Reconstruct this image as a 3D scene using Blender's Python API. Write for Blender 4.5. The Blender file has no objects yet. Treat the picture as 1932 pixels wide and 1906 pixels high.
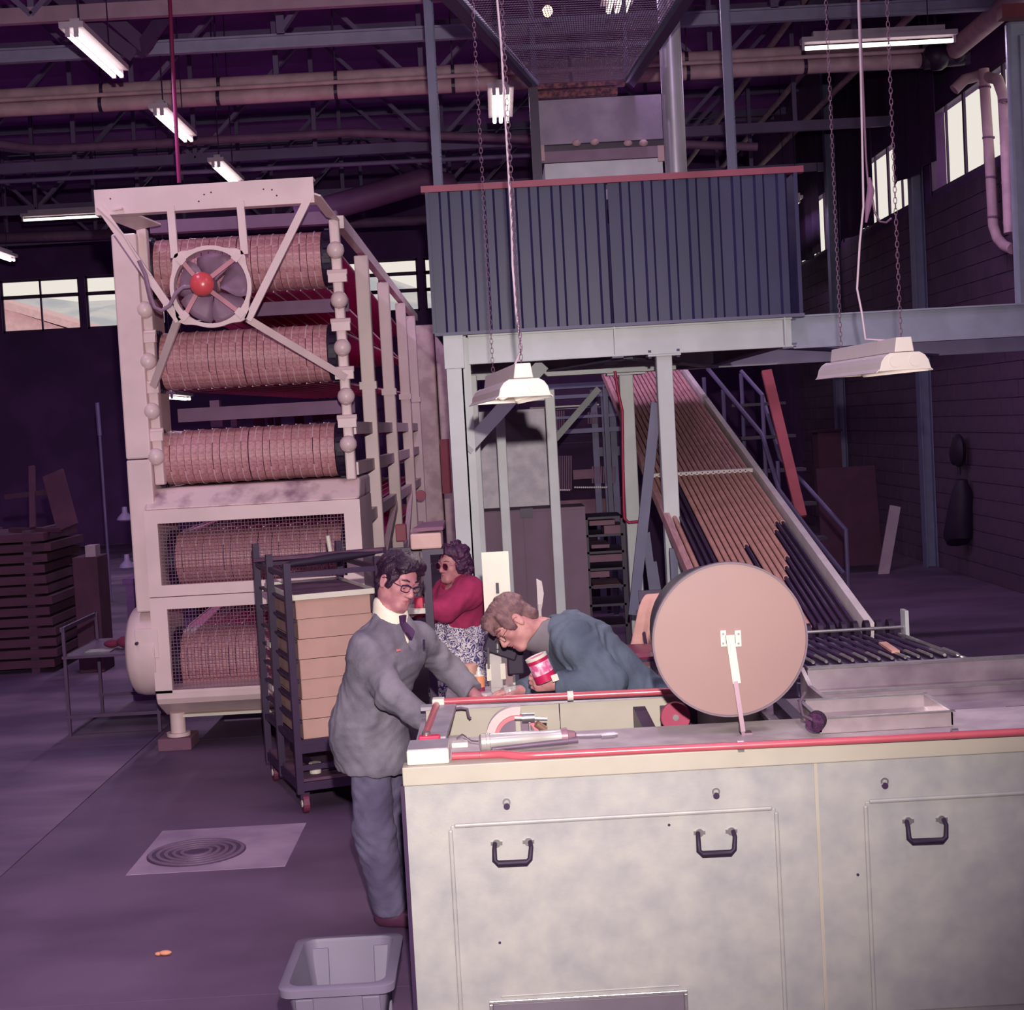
import bpy, bmesh, math, random
import numpy as np
from mathutils import Vector, Matrix
random.seed(7)
SC = bpy.context.scene
COL = SC.collection
PI = math.pi

# ------------------------------------------------------------------ camera
FPX, CAM_H = 2900.0, 2.2
PITCH, ROLL, YAW = math.atan(151 / 2900), 0.055, 0.0045
_F = Vector((math.sin(YAW) * math.cos(PITCH), math.cos(YAW) * math.cos(PITCH), -math.sin(PITCH)))
_R0 = Vector((math.cos(YAW), -math.sin(YAW), 0)); _U0 = _R0.cross(_F)
_R = _R0 * math.cos(ROLL) - _U0 * math.sin(ROLL)
_U = _R0 * math.sin(ROLL) + _U0 * math.cos(ROLL)
cam_data = bpy.data.cameras.new('camera')
cam_data.sensor_fit = 'HORIZONTAL'; cam_data.sensor_width = 36.0
cam_data.lens = 36.0 * FPX / 1932.0
cam_data.clip_start = 0.05; cam_data.clip_end = 400
cam = bpy.data.objects.new('camera', cam_data); COL.objects.link(cam)
M = Matrix((( _R.x, _U.x, -_F.x, 0), (_R.y, _U.y, -_F.y, 0), (_R.z, _U.z, -_F.z, CAM_H), (0, 0, 0, 1)))
cam.matrix_world = M
SC.camera = cam
C0 = Vector((0, 0, CAM_H))
def _ray(px, py): return _F + _R * ((px - 966) / FPX) + _U * ((953 - py) / FPX)
def at(px, py, y):
    "point of the frontal plane at depth y"
    d = _ray(px, py); return C0 + d * (y / d.y)
def on(px, py, z=0.0):
    "point of the level plane at height z"
    d = _ray(px, py); return C0 + d * ((z - CAM_H) / d.z)
def onx(px, py, x):
    "point of the plane parallel to the side walls"
    d = _ray(px, py); return C0 + d * (x / d.x)

# ------------------------------------------------------------------ world, lights, exposure
W = bpy.data.worlds.new('sky'); SC.world = W; W.use_nodes = True
bg = W.node_tree.nodes['Background']
bg.inputs[0].default_value = (1.0, 0.93, 0.84, 1); bg.inputs[1].default_value = 0.95
SC.view_settings.view_transform = 'Standard'; SC.view_settings.look = 'None'
SC.view_settings.exposure = 0.0; SC.view_settings.gamma = 1.0; SC.view_settings.use_curve_mapping = False

FLASH_W, TUBE_W = 2450.0, 46.0
AMB = (0.86, 0.64, 1.0)
fl = bpy.data.lights.new('flash', 'SPOT'); fl.energy = FLASH_W; fl.color = (1.0, 0.92, 0.86)
fl.spot_size = math.radians(66); fl.spot_blend = 0.85; fl.shadow_soft_size = 0.035
flo = bpy.data.objects.new('flash', fl); COL.objects.link(flo)
flo.location = (0.06, 0.0, 2.62)
flo.rotation_euler = (Vector((-0.8, 7.5, 1.95)) - flo.location).to_track_quat('-Z', 'Y').to_euler()

# ------------------------------------------------------------------ materials
def srgb(c):
    return tuple(((x / 255) / 12.92 if x / 255 <= 0.04045 else ((x / 255 + 0.055) / 1.055) ** 2.4) for x in c) + (1.0,)
MATS = {}
def mat(name, col, rough=0.5, metal=0.0, var=0.12, scale=6.0, bump=0.0, bscale=40.0, spec=0.4, col2=None, lo=0.42, hi=0.62, detail=4.0, stretch=None):
    if name in MATS: return MATS[name]
    m = bpy.data.materials.new(name); m.use_nodes = True
    nt = m.node_tree; b = nt.nodes['Principled BSDF']
    b.inputs['Roughness'].default_value = rough; b.inputs['Metallic'].default_value = metal
    b.inputs['Specular IOR Level'].default_value = spec
    c = srgb(col)
    if col2 is not None: d = srgb(col2)
    else: d = tuple(x * (1 - var) for x in c[:3]) + (1,)
    tc = nt.nodes.new('ShaderNodeTexCoord'); src = tc.outputs['Object']
    if stretch:
        mp = nt.nodes.new('ShaderNodeMapping'); mp.inputs['Scale'].default_value = stretch
        nt.links.new(src, mp.inputs['Vector']); src = mp.outputs['Vector']
    n = nt.nodes.new('ShaderNodeTexNoise'); n.inputs['Scale'].default_value = scale; n.inputs['Detail'].default_value = detail
    nt.links.new(src, n.inputs['Vector'])
    r = nt.nodes.new('ShaderNodeValToRGB'); r.color_ramp.elements[0].position = lo; r.color_ramp.elements[1].position = hi
    r.color_ramp.elements[0].color = d; r.color_ramp.elements[1].color = c
    nt.links.new(n.outputs['Fac'], r.inputs['Fac']); nt.links.new(r.outputs['Color'], b.inputs['Base Color'])
    if bump:
        n2 = nt.nodes.new('ShaderNodeTexNoise'); n2.inputs['Scale'].default_value = bscale; n2.inputs['Detail'].default_value = 3
        nt.links.new(src, n2.inputs['Vector'])
        bp = nt.nodes.new('ShaderNodeBump'); bp.inputs['Strength'].default_value = bump; bp.inputs['Distance'].default_value = 0.01
        nt.links.new(n2.outputs['Fac'], bp.inputs['Height']); nt.links.new(bp.outputs['Normal'], b.inputs['Normal'])
    MATS[name] = m
    return m
def emit(name, col, s):
    if name in MATS: return MATS[name]
    m = bpy.data.materials.new(name); m.use_nodes = True
    b = m.node_tree.nodes['Principled BSDF']
    b.inputs['Base Color'].default_value = (0.8, 0.8, 0.8, 1)
    b.inputs['Emission Color'].default_value = srgb(col); b.inputs['Emission Strength'].default_value = s
    MATS[name] = m; return m
def glass_mat(name, tint=(1, 1, 1), fac=0.06, rough=0.02):
    if name in MATS: return MATS[name]
    m = bpy.data.materials.new(name); m.use_nodes = True; nt = m.node_tree
    nt.nodes.remove(nt.nodes['Principled BSDF'])
    t = nt.nodes.new('ShaderNodeBsdfTransparent'); t.inputs[0].default_value = tint + (1,)
    g = nt.nodes.new('ShaderNodeBsdfGlossy'); g.inputs['Roughness'].default_value = rough
    mx = nt.nodes.new('ShaderNodeMixShader'); mx.inputs[0].default_value = fac
    nt.links.new(t.outputs[0], mx.inputs[1]); nt.links.new(g.outputs[0], mx.inputs[2])
    nt.links.new(mx.outputs[0], nt.nodes['Material Output'].inputs[0])
    MATS[name] = m; return m

# ------------------------------------------------------------------ mesh builder
def V(*a): return Vector(a[0]) if len(a) == 1 else Vector(a)
class MB:
    def __init__(s): s.v = []; s.f = []; s.p = []
    def add(s, vs, fs):
        n = len(s.v); s.p.append((n, len(s.f))); s.v += [tuple(x) for x in vs]; s.f += [tuple(i + n for i in q) for q in fs]; return s
    def obox(s, c, a, b, d):
        c, a, b, d = V(c), V(a), V(b), V(d)
        vs = [c + a * i + b * j + d * k for k in (-1, 1) for j in (-1, 1) for i in (-1, 1)]
        fs = [(0, 2, 3, 1), (4, 5, 7, 6), (0, 1, 5, 4), (2, 6, 7, 3), (0, 4, 6, 2), (1, 3, 7, 5)]
        if a.cross(b).dot(d) < 0: fs = [q[::-1] for q in fs]
        return s.add(vs, fs)
    def box(s, x0, y0, z0, x1, y1, z1):
        return s.obox(((x0 + x1) / 2, (y0 + y1) / 2, (z0 + z1) / 2), (abs(x1 - x0) / 2, 0, 0), (0, abs(y1 - y0) / 2, 0), (0, 0, abs(z1 - z0) / 2))
    def bar(s, p, q, w, t, up=(0, 0, 1)):
        "w across, t along up"
        p, q = V(p), V(q); d = q - p
        up = V(up); side = d.cross(up)
        if side.length < 1e-6: side = d.cross(V(0, 1, 0))
        side.normalize(); u = side.cross(d).normalized()
        return s.obox((p + q) / 2, d / 2, side * w / 2, u * t / 2)
    def tube(s, pts, r, n=10, caps=True):
        pts = [V(p) for p in pts]; m = len(pts)
        rs = r if isinstance(r, (list, tuple)) else [r] * m
        prev = None; vs = []
        for i in range(m):
            d = (pts[min(i + 1, m - 1)] - pts[max(i - 1, 0)]).normalized()
            if prev is None:
                a = d.cross(V(0, 0, 1))
                if a.length < 1e-3: a = d.cross(V(1, 0, 0))
            else: a = prev - d * prev.dot(d)
            a.normalize(); prev = a; b = d.cross(a)
            for k in range(n):
                t = 2 * PI * k / n
                vs.append(pts[i] + (a * math.cos(t) + b * math.sin(t)) * rs[i])
        fs = []
        for i in range(m - 1):
            for k in range(n):
                k2 = (k + 1) % n
                fs.append((i * n + k, i * n + k2, (i + 1) * n + k2, (i + 1) * n + k))
        if caps:
            fs.append(tuple(range(n))[::-1]); fs.append(tuple((m - 1) * n + k for k in range(n)))
        return s.add(vs, fs)
    def cyl(s, p, q, r, n=16, r2=None): return s.tube([p, q], [r, r if r2 is None else r2], n)
    def lathe(s, c, axis, prof, n=24):
        "prof: (distance along axis, radius)"
        c = V(c); d = V(axis).normalized(); return s.tube2([c + d * h for h, r in prof], [r for h, r in prof], d, n)
    def tube2(s, pts, rs, d, n):
        a = d.cross(V(0, 0, 1))
        if a.length < 1e-3: a = d.cross(V(1, 0, 0))
        a.normalize(); b = d.cross(a); m = len(pts); vs = []; fs = []
        for p, r in zip(pts, rs):
            for k in range(n):
                t = 2 * PI * k / n; vs.append(p + (a * math.cos(t) + b * math.sin(t)) * r)
        for i in range(m - 1):
            for k in range(n):
                k2 = (k + 1) % n; fs.append((i * n + k, i * n + k2, (i + 1) * n + k2, (i + 1) * n + k))
        fs.append(tuple(range(n))[::-1]); fs.append(tuple((m - 1) * n + k for k in range(n)))
        return s.add(vs, fs)
    def sphere(s, c, r, n=14, m=8, sc=(1, 1, 1)):
        c = V(c); vs = []; fs = []
        for i in range(1, m):
            a = PI * i / m
            for k in range(n):
                t = 2 * PI * k / n
                vs.append(c + V(math.sin(a) * math.cos(t) * r * sc[0], math.sin(a) * math.sin(t) * r * sc[1], math.cos(a) * r * sc[2]))
        top = len(vs); vs.append(c + V(0, 0, r * sc[2])); vs.append(c - V(0, 0, r * sc[2]))
        for i in range(m - 2):
            for k in range(n):
                k2 = (k + 1) % n; fs.append((i * n + k, (i + 1) * n + k, (i + 1) * n + k2, i * n + k2))
        for k in range(n):
            k2 = (k + 1) % n; fs.append((top, k, k2)); fs.append((top + 1, (m - 2) * n + k2, (m - 2) * n + k))
        return s.add(vs, fs)
    def prism(s, poly, ext):
        "planar polygon (list of points) extruded by ext"
        n = len(poly); p = [V(x) for x in poly]; e = V(ext)
        nor = V(0, 0, 0)
        for i in range(n): nor += p[i].cross(p[(i + 1) % n])
        if nor.dot(e) > 0: p = p[::-1]
        fs = [tuple(range(n)), tuple(range(2 * n - 1, n - 1, -1))]
        for i in range(n):
            j = (i + 1) % n; fs.append((i, i + n, j + n, j))
        return s.add(p + [x + e for x in p], fs)
    def ring(s, c, axis, r0, r1, h, n=32):
        "flat ring, thickness h along axis from c"
        c = V(c); d = V(axis).normalized(); a = d.cross(V(0, 0, 1))
        if a.length < 1e-3: a = d.cross(V(1, 0, 0))
        a.normalize(); b = d.cross(a); vs = []; fs = []
        for k in range(n):
            t = 2 * PI * k / n; e = a * math.cos(t) + b * math.sin(t)
            vs += [c + e * r0, c + e * r1, c + e * r1 + d * h, c + e * r0 + d * h]
        for k in range(n):
            i = 4 * k; j = 4 * ((k + 1) % n)
            for q in range(4):
                w = (q + 1) % 4; fs.append((i + q, i + w, j + w, j + q)[::-1])
        return s.add(vs, fs)
    def quad(s, a, b, c, d): return s.add([a, b, c, d], [(0, 1, 2, 3)])
    def each(s, name, m, parent, **k):
        "one object for every piece that was added"
        cuts = s.p + [(len(s.v), len(s.f))]
        for (a, b), (c, d) in zip(cuts[:-1], cuts[1:]):
            q = MB(); q.v = s.v[a:c]; q.f = [tuple(i - a for i in f) for f in s.f[b:d]]; q.build(name, m, parent, **k)
    def build(s, name, m, parent=None, smooth=False, bevel=0.0, kind=None, label=None, off=None):
        o = V(0, 0, 0)
        p = parent
        while p is not None:
            o = o + p.location; p = p.parent
        me = bpy.data.meshes.new(name)
        me.from_pydata([(x - o.x, y - o.y, z - o.z) for x, y, z in s.v], [], s.f)
        if smooth:
            me.polygons.foreach_set('use_smooth', [True] * len(me.polygons)); me.set_sharp_from_angle(angle=0.75)
        me.materials.append(m)
        ob = bpy.data.objects.new(name, me); COL.objects.link(ob)
        if parent is not None: ob.parent = parent
        if bevel:
            bv = ob.modifiers.new('edge', 'BEVEL'); bv.width = bevel; bv.segments = 2; bv.limit_method = 'ANGLE'; bv.angle_limit = 0.6
        if kind: ob['kind'] = kind
        if label: ob['label'] = label
        return ob
def thing(name, label, cat, loc=(0, 0, 0), group=None):
    o = bpy.data.objects.new(name, None); COL.objects.link(o); o.location = loc; o.empty_display_size = 0.1
    o['label'] = label; o['category'] = cat
    if group: o['group'] = group
    return o
def tag(o, label, cat, group=None):
    o['label'] = label; o['category'] = cat
    if group: o['group'] = group
    return o
def struct(name, mb, m, **k):
    o = mb.build(name, m, **k); o['kind'] = 'structure'; return o
def copy_part(o, parent, dloc=(0, 0, 0)):
    c = o.copy(); COL.objects.link(c); c.parent = parent; c.location = o.location + V(dloc); return c
def copy_tree(o, parent=None):
    c = o.copy(); COL.objects.link(c)
    if parent is not None: c.parent = parent
    for ch in list(o.children): copy_tree(ch, c)
    return c

CREAM = mat('cream_enamel', (226, 198, 200), 0.38, var=0.10, scale=3, spec=0.45)
CREAM2 = mat('cream_enamel_dirty', (226, 198, 200), 0.45, col2=(196, 164, 172), scale=5, lo=0.40, hi=0.60)
GALV = mat('galvanised_sheet', (170, 166, 162), 0.48, 0.1, col2=(147, 144, 149), scale=11, lo=0.22, hi=0.72, detail=12, bump=0.03, bscale=120)
GALV2 = mat('dull_galvanised_sheet', (166, 156, 166), 0.45, 0.2, col2=(146, 136, 150), scale=9, lo=0.38, hi=0.62, detail=8)
CAP = mat('cream_paint', (174, 165, 153), 0.45, var=0.06)
STEEL = mat('grey_steel_paint', (198, 199, 202), 0.4, 0.0, var=0.10, scale=4)
STEELD = mat('dark_grey_steel_paint', (108, 104, 134), 0.5, 0.0, var=0.15, scale=4)
BLACKM = mat('black_painted_steel', (54, 30, 66), 0.45, 0.0, var=0.2)
BLACKR = mat('black_rubber', (42, 24, 52), 0.6, 0.0, var=0.2)
RED = mat('red_pipe_enamel', (186, 84, 98), 0.3, var=0.08, scale=10, spec=0.6)
CHROME = mat('bare_steel', (196, 190, 192), 0.28, 0.85, var=0.15, scale=20)
CONC = mat('floor_concrete', (108, 84, 112), 0.62, col2=(84, 62, 90), scale=1.3, lo=0.36, hi=0.62, detail=9, bump=0.06, bscale=30, stretch=(0.6, 1, 1))
PATCH = mat('pale_concrete_patch', (166, 142, 164), 0.7, col2=(142, 118, 146), scale=3, lo=0.35, hi=0.6, detail=8, bump=0.05)
DARKW = mat('dark_wall_paint', (106, 66, 124), 0.85, var=0.25, scale=1.2)
ROOFM = mat('dark_roof_sheet', (170, 80, 196), 0.9, var=0.25, scale=0.8)
BLOCK = mat('painted_block', (92, 66, 94), 0.85, var=0.2, scale=3, bump=0.15, bscale=60)
TRUSS = mat('truss_paint', (124, 104, 148), 0.6, var=0.2, scale=2)
PIPEM = mat('lagged_pipe_paint', (206, 168, 182), 0.6, var=0.2, scale=5)
WOODD = mat('dull_timber', (110, 74, 96), 0.8, col2=(84, 54, 80), scale=6, stretch=(1, 1, 6))
CARD = mat('tan_cardboard', (188, 148, 140), 0.85, var=0.06, scale=8)
WHITE = mat('white_paint', (214, 206, 194), 0.4, var=0.04)
GLASS = glass_mat('window_glass')
# ------------------------------------------------------------------ the shell
XR, XL, YB, YF, ZR = 5.75, -13.0, 34.7, -6.0, 8.1
SILL, HEAD = 4.87, 5.93
fb = MB(); fb.box(XL - .2, YF - .2, -0.30, XR + .2, YB + .2, -0.035)
floor = struct('floor', fb, mat('joint_filler', (52, 34, 60), 0.9))
DAYLIT = mat('daylit_floor_concrete', (142, 118, 142), 0.65, col2=(88, 66, 98), scale=1.1, lo=0.42, hi=0.72, detail=9, stretch=(0.5, 1.2, 1))  # stray daylight put into a paler concrete colour for one slab column
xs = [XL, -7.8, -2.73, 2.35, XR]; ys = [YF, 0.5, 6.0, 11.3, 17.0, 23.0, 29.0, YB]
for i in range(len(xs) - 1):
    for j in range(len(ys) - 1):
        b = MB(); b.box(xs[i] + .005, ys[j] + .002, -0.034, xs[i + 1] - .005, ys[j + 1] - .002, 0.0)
        b.build('floor_slab', CONC if i != 1 else DAYLIT, floor)
pp = [on(*p) for p in ((205, 1652), (275, 1578), (573, 1551), (545, 1635))]
b = MB(); b.prism([(-2.05, 7.80, 0.0005), (-1.23, 7.80, 0.0005), (-1.23, 8.66, 0.0005), (-2.05, 8.66, 0.0005)], (0, 0, 0.003)); b.build('concrete_patch', PATCH, floor)
mh = thing('manhole_cover', 'round cast iron manhole cover with concentric rings set in a pale patch', 'manhole', (-1.755, 8.15, 0.004))
mcm = mat('cast_iron', (92, 66, 100), 0.6, 0.2, var=0.2)
b = MB(); b.cyl((-1.755, 8.15, 0.004), (-1.755, 8.15, 0.009), 0.262, 40); b.build('plate', mcm, mh)
rm = mat('worn_iron_ridge', (128, 104, 132), 0.5, 0.2, var=0.2)
for r in (0.247, 0.205, 0.163, 0.121, 0.079):
    b = MB(); b.ring((-1.755, 8.15, 0.009), (0, 0, 1), r - 0.012, r + 0.008, 0.006, 40); b.build('ring_ridge', rm, mh)
b = MB(); c = on(312, 1803)
b.sphere((c.x, c.y, 0.012), 0.022, 10, 6, (1.3, 0.7, 0.5)); b.sphere((c.x - .03, c.y, 0.009), 0.012, 8, 5, (1.3, 0.9, 0.7))
o = b.build('leaf_scrap', mat('orange_scrap', (226, 150, 120), 0.7), smooth=True); tag(o, 'small crumpled orange scrap lying alone on the bare floor', 'scrap')

wr = MB(); T = 0.22
wr.box(XR, YF, 0, XR + T, YB, SILL); wr.box(XR, YF, HEAD, XR + T, YB, ZR)
piers = [-6, -0.6, 5.2, 10.3, 15.4, 20.5, 25.6, 30.7, YB]
for y in piers: wr.box(XR, max(YF, y - .36), SILL, XR + T, min(YB, y + .36), HEAD)
wall_r = struct('wall_right', wr, DARKW)
# concrete blocks of the side wall, the nearest 300 as parts
bl = []
for r in range(24):
    z0 = 0.2 * r
    for k in range(40):
        y0 = 13.2 + 0.4 * k + (0.2 if r % 2 else 0)
        if y0 < 16.2 or y0 > 29: continue
        bl.append((y0, z0))
bl.sort(key=lambda q: (q[0] + (6 if q[1] > 2.85 else 0)))
b0 = MB(); b0.box(XR - .014, 0.004, 0.004, XR + .02, 0.392, 0.194)
proto = None
rest = MB()
for n, (y0, z0) in enumerate(bl):
    if n < 300:
        if proto is None:
            proto = b0.build('wall_block', BLOCK, wall_r); o = proto
        else: o = copy_part(proto, wall_r)
        o.location = (random.uniform(-.004, .004), y0, z0)
    else:
        d = random.uniform(-.004, .004)
        rest.box(XR - .014 + d, y0 + .004, z0 + .004, XR + .02, y0 + .396, z0 + .196)
rest.build('block_courses', BLOCK, wall_r, kind='stuff')

wb = MB()
wb.box(XL, YB, 0, XR, YB + T, SILL); wb.box(XL, YB, HEAD + .12, XR, YB + T, ZR)
bp = [XL + 1.9 * k for k in range(0, 11)]
for x in bp: wb.box(x - .07, YB, SILL, x + .07, YB + T, HEAD + .12)
struct('wall_back', wb, DARKW)
b = MB(); b.box(XL - T, YF, 0, XL, YB + T, ZR); struct('wall_left', b, DARKW)
b = MB(); b.box(XL - T, YF - T, 0, XR + T, YF, ZR); struct('wall_front', b, DARKW)
b = MB(); b.box(XL - T, YF - T, ZR, XR + T, YB + T, ZR + .2)
ceil = struct('ceiling', b, ROOFM)
for k in range(13):
    y = 3.0 + 2.53 * k
    b = MB(); b.box(XL, y - .04, ZR - .14, XR, y + .04, ZR - .002); b.build('purlin', TRUSS, ceil)
FRM = mat('window_frame_paint', (92, 66, 104), 0.6)
nwin = 0
def win_side(y0, y1):
    global nwin; nwin += 1
    t = bpy.data.objects.new('window_%d' % nwin, None); COL.objects.link(t); t.location = (XR, y0, SILL); t['kind'] = 'structure'
    b = MB(); x = XR + .012
    b.box(x, y0, SILL, x + .06, y1, SILL + .05); b.box(x, y0, HEAD - .05, x + .06, y1, HEAD)
    b.box(x, y0, SILL, x + .06, y0 + .05, HEAD); b.box(x, y1 - .05, SILL, x + .06, y1, HEAD)
    b.build('frame', FRM, t)
    n = 6; w = (y1 - y0) / n
    for k in range(1, n):
        b = MB(); h = .03 if k % 2 == 0 else .012
        b.box(x, y0 + k * w - h, SILL + .04, x + .03, y0 + k * w + h, HEAD - .04); b.build('mullion', FRM, t)
    for k in range(n):
        b = MB(); b.box(x + .02, y0 + k * w + .01, SILL + .03, x + .026, y0 + (k + 1) * w - .01, HEAD - .03); b.build('pane', GLASS, t)
for a, c in zip(piers[:-1], piers[1:]): win_side(a + .36, c - .36)
for k in range(10):
    nwin += 1; x0, x1 = bp[k] + .07, min(bp[k + 1] - .07, XR)
    t = bpy.data.objects.new('window_%d' % nwin, None); COL.objects.link(t); t.location = (x0, YB, SILL); t['kind'] = 'structure'
    y = YB + .06; H2 = HEAD + .12; b = MB()
    for q in ((x0, SILL, x1, SILL + .05), (x0, H2 - .05, x1, H2), (x0, SILL, x0 + .04, H2), (x1 - .04, SILL, x1, H2)): b.box(q[0], y, q[1], q[2], y + .05, q[3])
    b.build('frame', FRM, t)
    xm = (x0 + x1) / 2
    b = MB(); b.box(xm - .018, y, SILL, xm + .018, y + .05, H2); b.build('mullion', FRM, t)
    for z in (5.62,) if k < 5 else (5.3, 5.68): 
        b = MB(); b.box(x0, y, z, x1, y + .05, z + .08); b.build('transom', FRM, t)
    for a, c in ((x0, xm), (xm, x1)):
        b = MB(); b.box(a + .01, y + .02, SILL + .02, c - .01, y + .026, H2 - .02); b.build('pane', GLASS, t)
# outside, seen through the far windows
b = MB(); q = [at(-120, 530, 50), at(154, 612, 50)]; q0, q1 = q; b.prism([q0, q1, q1 - V(0, 0, .25), q0 - V(0, 0, .25)], (0, 12, 0)); b.prism([(q0.x, 50.3, 0), (q1.x - .3, 50.3, 0), (q1.x - .3, 50.3, q1.z - .2), (q0.x, 50.3, q0.z - .2)], (0, 11, 0))
o = b.build('neighbour_roof', mat('pink_roof', (232, 190, 200), 0.8)); tag(o, 'pale pink sloping roof of the building outside the far windows', 'roof')
hb = MB(); n = 24; vs = []
for i in range(n + 1):
    for j in range(5):
        x = -60 + 100 * i / n; y = 90 + 14 * j
        vs.append((x, y, 4.0 * j + (1.2 * math.sin(i * 0.9 + j) + .5 * math.sin(i * 2.3)) * (j > 0) - .5))
hb.add(vs, [(i * 5 + j, (i + 1) * 5 + j, (i + 1) * 5 + j + 1, i * 5 + j + 1) for i in range(n) for j in range(4)])
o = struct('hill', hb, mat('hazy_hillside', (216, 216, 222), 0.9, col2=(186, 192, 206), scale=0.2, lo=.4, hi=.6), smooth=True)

# ------------------------------------------------------------------ roof steel
ZB, ZT, BAY = 6.2, 7.88, 1.7
tl = {14.4: 'steel roof truss of pinkish lit chord above the fan frame', 18.3: 'steel roof truss just behind the lagged pipe run', 22.0: 'steel roof truss second behind the lagged pipe run',
      25.8: 'steel roof truss third behind the lagged pipe run', 29.6: 'steel roof truss last before the far windows'}
for ty, lab in tl.items():
    t = thing('roof_truss', lab, 'truss', (XL, ty, ZB), 'roof trusses across the hall')
    m1 = mat('lit_truss_paint', (176, 140, 164), 0.6) if ty == 14.4 else TRUSS  # lit look of the front bottom chord put into a paler pink colour
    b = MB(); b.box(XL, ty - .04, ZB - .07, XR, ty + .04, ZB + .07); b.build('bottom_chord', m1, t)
    b = MB(); b.box(XL, ty - .05, ZT - .06, XR, ty + .05, ZT + .06); b.build('top_chord', TRUSS, t)
    k = 0; x = XL + .4
    while x < XR - .3:
        b = MB(); b.bar((x, ty, ZB), (x, ty, ZT), .06, .06, (0, 1, 0)); b.build('post', TRUSS, t)
        if x + BAY < XR:
            a, c = ((x, ty, ZB), (x + BAY, ty, ZT)) if k % 2 else ((x, ty, ZT), (x + BAY, ty, ZB))
            b = MB(); b.bar(a, c, .05, .09, (0, 1, 0)); b.build('diagonal', TRUSS, t)
        k += 1; x += BAY
for a_, c_ in (((70, -40), (252, 105)), ((128, -40), (282, 95)), ((345, -20), (262, 100))):
    b = MB(); b.bar(at(*a_, 14.7), at(*c_, 15.2), .13, .06, (0, 1, 0)); o = b.build('roof_brace', mat('dark_brace', (84, 56, 100), 0.7)); tag(o, {70: 'dark slanting roof brace closest to the picture corner over the big strip light', 128: 'dark slanting roof brace next to the corner one over the big strip light', 345: 'dark roof brace slanting the opposite way above the big strip light'}[a_[0]], 'brace')
t = thing('tie_beam', 'long straight steel tie beam between the first truss and the pipe run', 'beam', (XL, 15.8, 6.2))
b = MB(); b.box(XL, 15.76, 6.13, XR, 15.84, 6.15); b.box(XL, 15.795, 6.15, XR, 15.805, 6.25); b.box(XL, 15.76, 6.25, XR, 15.84, 6.27); b.build('beam_web', mat('pale_beam_paint', (158, 150, 184), 0.5), t)
for x in (-9.5, -6.1, -2.0, 3.0): 
    b = MB(); b.bar((x, 15.8, 6.26), (x, 15.8, 8.1), .08, .08, (0, 1, 0)); b.build('hanger', TRUSS, t)
    b = MB(); b.bar((x, 15.8, 6.3), (x + 1.3, 15.8, 8.0), .05, .1, (0, 1, 0)); b.build('diagonal', TRUSS, t)
t = thing('pipe_run', 'pair of long lagged pipes with dark clamps crossing under the roof', 'pipes', (XL, 17.6, 6.1))
PB = PIPEM
b = MB(); b.tube([(XL + .1, 17.6, 6.22), (XR - .35, 17.6, 6.22)], .075, 14); b.build('upper_pipe', PB, t, smooth=True)
b = MB(); b.tube([(XL + .1, 17.5, 6.04), (XR - .35, 17.5, 6.04)], .080, 14); b.build('lower_pipe', PB, t, smooth=True)
b = MB(); b.tube([(XL + .1, 17.42, 6.13), (XR - .35, 17.42, 6.13)], .024, 8); b.build('thin_pipe', PB, t, smooth=True)
for k in range(14):
    x = XL + .8 + 1.32 * k
    b = MB(); b.ring((x - .02, 17.5, 6.04), (1, 0, 0), .076, .088, .04, 16); b.ring((x - .02, 17.6, 6.22), (1, 0, 0), .071, .083, .04, 16); b.bar((x, 17.55, 6.28), (x, 17.55, 7.9), .012, .012, (0, 1, 0)); b.build('clamp', BLACKM, t)
def long_pipe(name, label, pts, r, m=PIPEM):
    b = MB(); b.tube(pts, r, 12); o = b.build(name, m, smooth=True); tag(o, label, 'pipe'); return o
PIPED = mat('dull_pipe_paint', (128, 92, 128), 0.6, var=0.2)
long_pipe('roof_pipe', 'dull roof pipe with a bent end, just under the lagged pipes', [(XL, 20, 6.5)] + [at(x, y, 20) for x, y in ((0, 272), (28, 276), (60, 280), (110, 280), (300, 270), (660, 250))] + [(3.5, 20, 5.6)], .055, PIPED)
long_pipe('roof_pipe', 'thin grey conduit level with the slotted box over the hopper', [at(560, 295, 20.6) - V(9, 0, .1), at(1000, 293, 20.6)], .03, TRUSS)
long_pipe('roof_pipe', 'lower dull pipe passing behind the top of the fan frame', [(XL, 28, 5.9), at(0, 449, 28), at(330, 438, 28), (4.2, 28, 5.95)], .09, PIPED)
long_pipe('round_duct', 'fat dark round duct bending down behind the corrugated hopper', [at(560, 410, 21), at(700, 370, 21), at(800, 340, 21), at(840, 345, 21), at(860, 400, 21.3), at(870, 560, 21.6), V(at(870, 560, 21.6).x, 21.6, 0)], .17, mat('dark_duct_paint', (104, 66, 108), 0.6))
o = long_pipe('wall_pipe', 'thick lagged pipe running along the block wall under the roof', [(5.28, 17.3, 6.1), (5.32, 12.0, 6.15), (5.32, 6.0, 6.15)], .11)
b = MB(); c = V(5.1, 17.4, 6.05); b.sphere(c, .16, 12, 8); b.sphere(c + V(.22, 0, .02), .13, 12, 8); b.cyl(c + V(-.15, 0, -.05), c + V(.3, 0, -.02), .09); b.cyl(c + V(0, 0, 0), c + V(0, 0, 1.9), .02)
o = b.build('pipe_valve', BLACKM, smooth=True); tag(o, 'dark lumpy valve where the lagged pipes meet the wall pipe', 'valve')
t = thing('drop_pipe', 'pale pipe looping down the block wall in a long narrow bend', 'pipe', (5.5, 17.2, 4))
pts = [at(1800, 170, 17.3), at(1820, 150, 17.3), at(1850, 142, 17.3), at(1882, 150, 17.0), at(1893, 180, 16.9), at(1897, 250, 16.75), at(1905, 440, 16.6)]
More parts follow.
